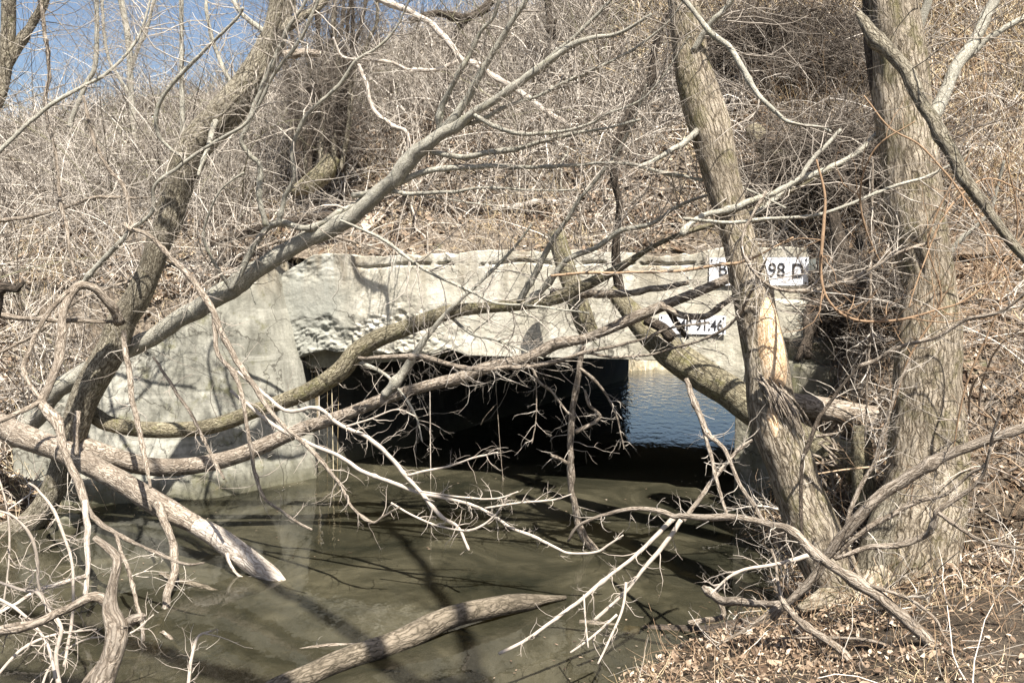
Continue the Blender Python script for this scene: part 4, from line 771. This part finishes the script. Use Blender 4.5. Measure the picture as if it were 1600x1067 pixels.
# ---------------------------------------------------------------- shrubs and saplings, one object each
def shrub_mesh(h, n, mat, seed, spread=.5, lean=0):
    tb = Tubes(); K = 9; d = norm(np.c_[rng.normal(size=(n, 2)) * spread + [lean, 0], np.ones(n)]); p = np.zeros((n, K, 3))
    p[:, 0] = np.c_[rng.normal(size=(n, 2)) * .05, np.full(n, -.1)]; ln = h * rng.uniform(.45, 1, n); bend = rng.normal(size=(n, 3)) * .07
    for j in range(1, K):
        d = norm(d + bend + rng.normal(size=(n, 3)) * .09 + [0, 0, -.02]); p[:, j] = p[:, j - 1] + d * (ln / (K - 1))[:, None]
    r = rng.uniform(.0035, .0085, n)[:, None] * (1 - .75 * np.linspace(0, 1, K))[None]
    tb.add(p, r, 5); a, ra = sprout(p, r, n * 7, (.2, h * .45), (.0024, .0045), ang=(20, 65), curl=.16, up=.03, t0=.2); tb.add(a, ra, 4)
    b, rb = sprout(a, ra, n * 15, (.08, .35), (.0016, .003), ang=(25, 70), curl=.2, K=5); tb.add(b, rb, 3)
    me = nmesh('bare_shrub', np.concatenate(tb.V), np.concatenate(tb.Q), np.concatenate(tb.B), np.concatenate(tb.T)); me.materials.append(mat); return me
def place(meshes, xy, name, label, cat, group, sc=(.7, 1.25)):
    for x, y in xy:
        me = meshes[rng.integers(len(meshes))]; z = float(H(np.array([x]), np.array([y]))[0])
        o = obj(name, me, None, None, (x, y, z)); s_ = rng.uniform(*sc); u_, w_ = uv(x, y); s_ *= .45 if (w_ > 2.9 and u_ < 1.5 and name != 'distant_bush') else 1; o.scale = (s_, s_, s_); o.rotation_euler = (rng.normal() * .18, rng.normal() * .18, rng.random() * 6.28)
        tag(o, label, cat, group)
def scatter(n, fn, umin, umax, smin, smax):
    out = []
    while len(out) < n:
        u = rng.uniform(umin, umax); s = rng.uniform(smin, smax); x = A[0] + U[0] * u + NN[0] * s; y = A[1] + U[1] * u + NN[1] * s
        if y < 4.2 or abs(x) > y * .68 + .6 or not fn(x, y, u, s): continue
        out.append((x, y))
    return out
SM = [shrub_mesh(h, n, M['twig'], i, sp) for i, (h, n, sp) in enumerate([(1.5, 9, .5), (1.9, 8, .4), (1.2, 10, .7), (2.3, 7, .35), (1.0, 12, .9), (1.7, 9, .6)])]
SR = [shrub_mesh(h, n, M['red'], i, sp) for i, (h, n, sp) in enumerate([(1.2, 8, .6), (1.6, 7, .5)])]
SO = [shrub_mesh(h, n, M['olive'], i, sp) for i, (h, n, sp) in enumerate([(1.8, 7, .5), (2.4, 6, .4)])]
dry = lambda x, y, u, s: float(chan(np.array([x]), np.array([y]))[0]) > .25 or s > .5
place(SM, scatter(120, lambda x, y, u, s: dry(x, y, u, s) and (u < 2.2 or (s > 2.6 and rng.random() < .2)), -6.5, 5, 1.6, 5.2), 'bare_shrub', 'grey leafless shrub in the dense thicket on the embankment slope', 'shrub', 'shrubs of the slope thicket')
place(SM, scatter(48, dry, -7, -1.2, -1.5, 2.2), 'bare_shrub', 'grey leafless shrub on the low slope behind the leaning tree', 'shrub', 'shrubs behind the leaning tree')
place(SO, scatter(16, dry, -4, 5.5, 2., 4.6), 'young_sapling', 'olive-stemmed sapling among the grey brush on the embankment', 'sapling', 'olive saplings on the embankment')
place(SR, scatter(30, lambda x, y, u, s: dry(x, y, u, s) and x > 2.6, 3.8, 7, -2.2, 2.4), 'bramble', 'orange-brown bramble tangle on the slope right of the stout willow', 'bramble', 'brambles beside the willow', (.5, 1.))
place(SM, scatter(14, lambda x, y, u, s: dry(x, y, u, s) and x > 2.9, 4., 7, -1.5, 3), 'bare_shrub', 'grey leafless shrub among the brambles right of the willow', 'shrub', 'shrubs among the brambles', (.5, .9))
def arch_mesh(h, n, mat):
    tb = Tubes(); K = 16; az = rng.uniform(0, 6.28, n); d = norm(np.c_[np.cos(az) * .5, np.sin(az) * .5, np.ones(n)]); p = np.zeros((n, K, 3)); p[:, 0] = rng.normal(size=(n, 3)) * .06 - [0, 0, .1]
    ln = h * rng.uniform(.6, 1, n); bend = np.c_[np.cos(az) * .09, np.sin(az) * .09, -.04 - .07 * rng.random(n)] + rng.normal(size=(n, 3)) * .03
    for j in range(1, K):
        d = norm(d + bend + rng.normal(size=(n, 3)) * .07); p[:, j] = p[:, j - 1] + d * (ln / (K - 1))[:, None]
    r_ = rng.uniform(.004, .011, n)[:, None] * (1 - .75 * np.linspace(0, 1, K))[None]; tb.add(p, r_, 6)
    a, ra = sprout(p, r_, n * 12, (.2, h * .35), (.0018, .0038), ang=(25, 75), curl=.15, up=.04, t0=.2, K=9); tb.add(a, ra, 4)
    b, rb = sprout(a, ra, n * 30, (.06, .3), (.0012, .0022), ang=(25, 75), curl=.2, K=5); tb.add(b, rb, 3)
    me = nmesh('arching_shrub', np.concatenate(tb.V), np.concatenate(tb.Q), np.concatenate(tb.B), np.concatenate(tb.T)); me.materials.append(mat); return me
AM = [arch_mesh(h, n, m_) for h, n, m_ in [(2.6, 5, M['twig']), (3.2, 4, M['twig']), (2.2, 6, M['twig']), (3., 4, M['olive']), (2.7, 5, M['twig'])]]
place(AM, scatter(60, lambda x, y, u, s: dry(x, y, u, s), -6, 5, .9, 3.6), 'arching_shrub', 'long-stemmed grey shrub arching out of the slope above the headwall', 'shrub', 'arching shrubs above the headwall', (.7, 1.1))
place(AM, scatter(30, dry, -6, -1.9, -1.4, 1.2), 'arching_shrub', 'long-stemmed shrub arching over the left bank', 'shrub', 'arching shrubs on the left bank', (.6, 1.))
def sticks(n, fn, um, uM, sm, sM, mats, label, group, rr=(.006, .016), ll=(.6, 2.)):
    for x, y in scatter(n, fn, um, uM, sm, sM):
        L = rng.uniform(*ll); az = rng.uniform(0, 6.28); t = np.linspace(-.5, .5, 9)[:, None] * L
        p = np.c_[x + t * math.cos(az), y + t * math.sin(az)]; off = np.cumsum(rng.normal(size=(9, 2)) * .03, 0); p = p + off
        z = H(p[:, 0], p[:, 1]); z = np.maximum(z, np.linspace(z[0], z[-1], 9)) + .02 + rng.random() * .08; o0 = np.array([x, y, z[4]]); r0 = rng.uniform(*rr)
        q = spline(np.c_[p, z, r0 * np.linspace(1, .35, 9)], .05); tb = Tubes(o0); tb.add(q[:, :3], q[:, 3], 8, .5)
        twiggy(tb, q[None, :, :3], q[None, :, 3], 5, (.15, .6), 2, None); tag(tb.build('fallen_stick', mats[rng.integers(len(mats))], mat2=M['twig']), label, 'stick', group)
sticks(46, dry, -6.5, 4.4, .5, 3.8, [M['dead'], M['bare'], M['smooth'], M['darkbark']], 'weathered stick lying across the brush on the embankment slope', 'sticks fallen on the embankment')
sticks(16, lambda x, y, u, s: dry(x, y, u, s) and x > 1.9, 3.6, 6.5, -3.8, 1.5, [M['dead'], M['bare'], M['darkbark']], 'weathered stick lying among leaves on the right bank', 'sticks fallen on the right bank', (.004, .011), (.4, 1.2))
sticks(14, lambda x, y, u, s: dry(x, y, u, s), -6.5, -2.2, -1.4, 1.2, [M['dead'], M['bare'], M['darkbark']], 'weathered stick lying on the left bank behind the leaning tree', 'sticks fallen on the left bank')
VM = [arch_mesh(h, n, M[k_]) for h, n, k_ in [(1.3, 4, 'twig'), (1.7, 4, 'palewood'), (1.1, 5, 'twig'), (1.5, 4, 'red')]]
place(VM, scatter(16, lambda x, y, u, s: dry(x, y, u, s) and 1.6 < x < 4.5 and y > 4.6, 3., 6., -3.4, -.4), 'small_shrub', 'small dead shrub sprouting around the base of the stout willow', 'shrub', 'small shrubs around the willow base', (.6, 1.1))
place(VM, [(-2.2 + rng.normal() * .05 - k * .22, 7.95 + .3 - k * .1) for k in range(7)], 'small_shrub', 'small dead shrub hanging over the top of the wing wall', 'shrub', 'small shrubs along the wing wall', (.5, .9))
place(VM, [tuple(wall_pt(rng.uniform(.1, 3.9), rng.uniform(.3, .55), 0)[:2]) for k in range(18)], 'small_shrub', 'small dead shrub at the top edge of the headwall', 'shrub', 'small shrubs along the headwall edge', (.35, .6))
FT = [shrub_mesh(h, n, M['twig'], i, sp) for i, (h, n, sp) in enumerate([(3.4, 9, .35), (4.2, 8, .3)])]
place(FT, [(x + rng.normal() * .3, 15.5 + rng.random() * 2.5 - x * .25) for x in np.linspace(-10, 2, 15)], 'distant_bush', 'tall hazy bush on the crest seen against the sky', 'bush', 'bushes along the crest', (.45, .8))
# ---------------------------------------------------------------- uncountable ground cover
def field(n, ymin=2.3, ymax=15.5, dens=None):
    x = rng.uniform(-9, 9, n); y = rng.uniform(ymin, ymax, n); k = np.abs(x) < y * .66 + .5; x, y = x[k], y[k]
    u, s = uv(x, y); d = chan(x, y); k = ((d > .02) | (s > .3)) & (s < 5.3) & ~((y < 4.0) & (x < .5))
    x, y, u, s, d = x[k], y[k], u[k], s[k], d[k]
    if dens is not None: k = rng.random(len(x)) < dens(x, y, u, s); x, y, u, s, d = x[k], y[k], u[k], s[k], d[k]
    return x, y, H(x, y), u, s
def stems(name, n, dens, ln, upz, mat, rad=(.0015, .0038), curl=.2, K=6, S=3, lab=None, ymin=2.3, tnt=(0, 1)):
    x, y, z, u, s = field(n, ymin, dens=dens); m = len(x); p = np.empty((m, K, 3)); p[:, 0] = np.c_[x, y, z - .01]
    d = norm(np.c_[rng.normal(size=(m, 2)), np.abs(rng.normal(size=m)) * upz + .15]); L = rng.uniform(*ln, m) * rng.uniform(.4, 1, m) * np.clip(y / 7.5, .3, 1); bend = rng.normal(size=(m, 3)) * .12
    for j in range(1, K):
        d = norm(d + bend + rng.normal(size=(m, 3)) * curl + [0, 0, -.06]); q = p[:, j - 1] + d * (L / (K - 1))[:, None]
        g = H(q[:, 0], q[:, 1]) + .008; q[:, 2] = np.maximum(q[:, 2], g); p[:, j] = q
    r = (rng.uniform(*rad, m) * np.clip(y / 6.5, .45, 1))[:, None] * (1 - .6 * np.linspace(0, 1, K))[None]
    tb = Tubes(); tb.add(p, r, S, rng.uniform(*tnt, m)); o = tb.build(name, mat); tag(o, lab, None, None, 'stuff'); return o
slope = lambda x, y, u, s: np.clip(.3 + fbm(x * 1.3, y * 1.3, 21) * 2.2 + (s - .8) * .3, .06, 1) * np.where((s < 1.4) & (u > -.6) & (u < 3.8), .32, 1) * (1 - .85 * np.clip((s - 2.6) / 1., 0, 1) * np.clip((u - 2.4) / 1., 0, 1)) * np.where((u > 4) & (s > .5), .55, 1)
stems('undergrowth', 150000, slope, (.25, 1.2), 1.15, M['twig'], rad=(.003, .0085), lab='tangled mass of fallen twigs and stems over the embankment')
stems('dead_grass', 150000, lambda x, y, u, s: np.clip(.25 + fbm(x * 2, y * 2, 51) * 1.6, 0, 1) * ((s < 1.8) | (u > 4)), (.08, .4), 1.3, M['reed'], rad=(.0016, .0034), curl=.14, K=4, lab='short dead grass and stem bits matted over the banks')
stems('bramble_thatch', 90000, lambda x, y, u, s: np.maximum(((x > 1.9) & (u > 4.0)) * .7, (x > .6) * (y < 5.6) * .8), (.2, .8), .8, M['red'], lab='matted orange-brown stems on the right slope', tnt=(.2, 1))
stems('dry_grass', 170000, lambda x, y, u, s: (np.maximum(np.clip((s - 2.2) / 1., 0, 1) * np.clip((u - 2.) / 1.2, 0, 1), .35 * (u > 4.3) * (s > .6))), (.3, .8), 2.2, M['reed'], rad=(.0025, .005), curl=.1, K=5, lab='dry straw-coloured grass on the upper right slope')
def leaf_mesh(x, y, z, size, name, flat_=False):
    m = len(x); c = np.c_[x, y, z + .005 + rng.random(m) * (.003 if flat_ else .02)]
    nrm = norm(rng.normal(size=(m, 3)) * (.05 if flat_ else .75) + [0, 0 if flat_ else -.35, 1]); a = norm(np.cross(nrm, rng.normal(size=(m, 3)))); b = np.cross(nrm, a)
    sz = (size * rng.uniform(.4, 1, m))[:, None]; wd = rng.uniform(.25, .6, m)[:, None]; cu_ = rng.uniform(-.1, .55, m)[:, None] * (0 if flat_ else 1); cv = rng.uniform(-.5, .5, m)[:, None] * (0 if flat_ else 1)
    pt = lambda p, q: c + a * sz * p + b * sz * wd * q + nrm * sz * (cu_ * q * q * .8 + cv * p * p)
    V = np.stack([pt(-1, 0), pt(-.45, -.85), pt(.35, -1), pt(1, .0), pt(.45, .8), pt(-.4, 1.), pt(0, 0)], 1).reshape(-1, 3)
    i = np.arange(m) * 7; Q = np.concatenate([np.stack([i + k, i + (k + 1) % 6, i + 6], 1) for k in range(6)])
    return nmesh(name, V, Q, V * 1., np.repeat(rng.random(m), 7), True)
def leaves(n, dens, name, lab):
    x, y, z, u, s = field(n, dens=dens); x2, y2, z2, u2, s2 = field(400000, dens=lambda x, y, u, s: (y < 7) * np.clip(.12 + .9 * fbm(x * 1.4, y * 1.4, 81), .02, .6)); x = np.r_[x, x2]; y = np.r_[y, y2]; z = np.r_[z, z2]
    sz = np.clip(.0042 * y, .013, .034) * np.exp(rng.normal(size=len(x)) * .35)
    o = obj(name, leaf_mesh(x, y, z, sz, name), M['leaf']); tag(o, lab, None, None, 'stuff')
leaves(420000, lambda x, y, u, s: np.clip(.55 + fbm(x * 1.5, y * 1.5, 33), .1, 1) * np.where(s > 3, .5, 1), 'leaf_litter', 'dry brown and tan leaves scattered over the ground')
m_ = 2600; x = rng.uniform(-4.5, 2, m_); y = rng.uniform(3.2, 8.6, m_); k = (chan(x, y) < -.03) & (fbm(x * 1.1, y * 1.1, 71) + .9 * np.exp(chan(x, y) * 4) > rng.uniform(.1, 1.0, m_))
tag(obj('floating_debris', leaf_mesh(x[k], y[k], x[k] * 0, np.full(k.sum(), .014), 'floating_debris', True), M['leaf']), 'specks of leaf and twig floating on the water', None, None, 'stuff')
# brush piles
for cx, cy, d, wx, wz, lab in [(1215, 130, 9.6, .95, .38, 'dark heap of piled brush high on the slope right of the split tree'), (1320, 255, 7.6, .65, .42, 'dark heap of twigs in front of the willow at mid slope'), (1300, 120, 9.2, .6, .3, 'smaller grey brush heap beside the willow'), (1350, 470, 6.6, .12, .25, 'dark knot of twigs and roots in the hollow between the two trunks')]:
    c = P(cx, cy, d); m = 3000; K = 9; c[2] = max(c[2], H(np.array([c[0]]), np.array([c[1]]))[0])
    p = np.empty((m, K, 3)); p[:, 0] = c + rng.normal(size=(m, 3)) * [wx * .5, .3, wz * .4]; dd = norm(rng.normal(size=(m, 3)) * [1, .6, .45])
    for j in range(1, K): dd = norm(dd + rng.normal(size=(m, 3)) * .18); p[:, j] = p[:, j - 1] + dd * ((.32 + wx * .4) / K)
    tb = Tubes(c); tb.add(p, np.full((m, K), .0036) * (1 - .5 * np.linspace(0, 1, K)), 3, rng.uniform(0, .35, m)); tag(tb.build('brush_pile', M['twig']), lab, 'brush pile')

# the tree on the near bank whose crown throws the branch shadows on the water
tO = tree('overhanging_tree', (1.7, .1, .3), 'bare tree on the near bank that spreads its crown over the stream')
def world_limb(name, pts, parent, tw):
    q = spline(np.array(pts, float) - [1.9, .1, 0, 0], .08); k = np.arange(len(q)) * .4; q[:, 0] += .06 * fbm(k, k * 0, 3); q[:, 2] += .08 * fbm(k, k * 0, 6)
    tb = Tubes(np.array(parent.location)); tb.add(q[:, :3], q[:, 3], 12, .5); 
    if tw: tb.mi = 1; twiggy(tb, q[None, :, :3], q[None, :, 3], tw, (.4, 1.3), 3, .5, rad=(.004, .011))
    tb.build(name, M['bark'], parent, mat2=M['twig'] if tw else None)
world_limb('trunk', [(3.6, .2, .2, .22), (3.4, .3, 2, .19), (3.2, .3, 4, .16), (3.0, .4, 6.5, .12)], tO, 0)
for p_ in [[(3.3, .3, 3.6, .09), (2.2, 1.0, 4.8, .075), (.9, 1.5, 5.6, .05), (-.8, 2.0, 6.1, .03), (-2.4, 2.2, 6.3, .015)],
           [(3.2, .3, 4.4, .08), (2.2, 1.6, 5.4, .06), (1.2, 2.6, 6., .04), (.2, 3.4, 6.6, .02)],
           [(3.2, .3, 5.0, .07), (2.0, .4, 6., .05), (.5, .6, 6.6, .035), (-1.2, .8, 7.0, .02)],
           [(3.1, .4, 5.6, .06), (2.8, 1.8, 6.6, .045), (2.4, 3.0, 7.4, .025)],
           [(3.3, .3, 4.0, .07), (1.6, .2, 5.0, .05), (-.4, .5, 5.4, .03), (-2.2, .9, 5.6, .018)]]:
    world_limb('branch', p_, tO, 3.)

m_ = 9000; x = rng.uniform(-1, 9, m_); y = rng.uniform(17.5, 32, m_); k = chan(x, y) > .05; x, y = x[k], y[k]; z = Hg(x, y); m_ = len(x)
p = np.empty((m_, 4, 3)); p[:, 0] = np.c_[x, y, z]; d_ = norm(np.c_[rng.normal(size=(m_, 2)) * .9, np.full(m_, .7)])
for j in range(1, 4): d_ = norm(d_ + rng.normal(size=(m_, 3)) * .25); p[:, j] = p[:, j - 1] + d_ * rng.uniform(.03, .14, m_)[:, None]
tb = Tubes(); tb.add(p, np.full((m_, 4), .008) * np.array([1, .8, .6, .3]), 3); tag(tb.build('bank_grass', M['reed']), 'low dry grass on the far bank beyond the culvert', None, None, 'stuff')
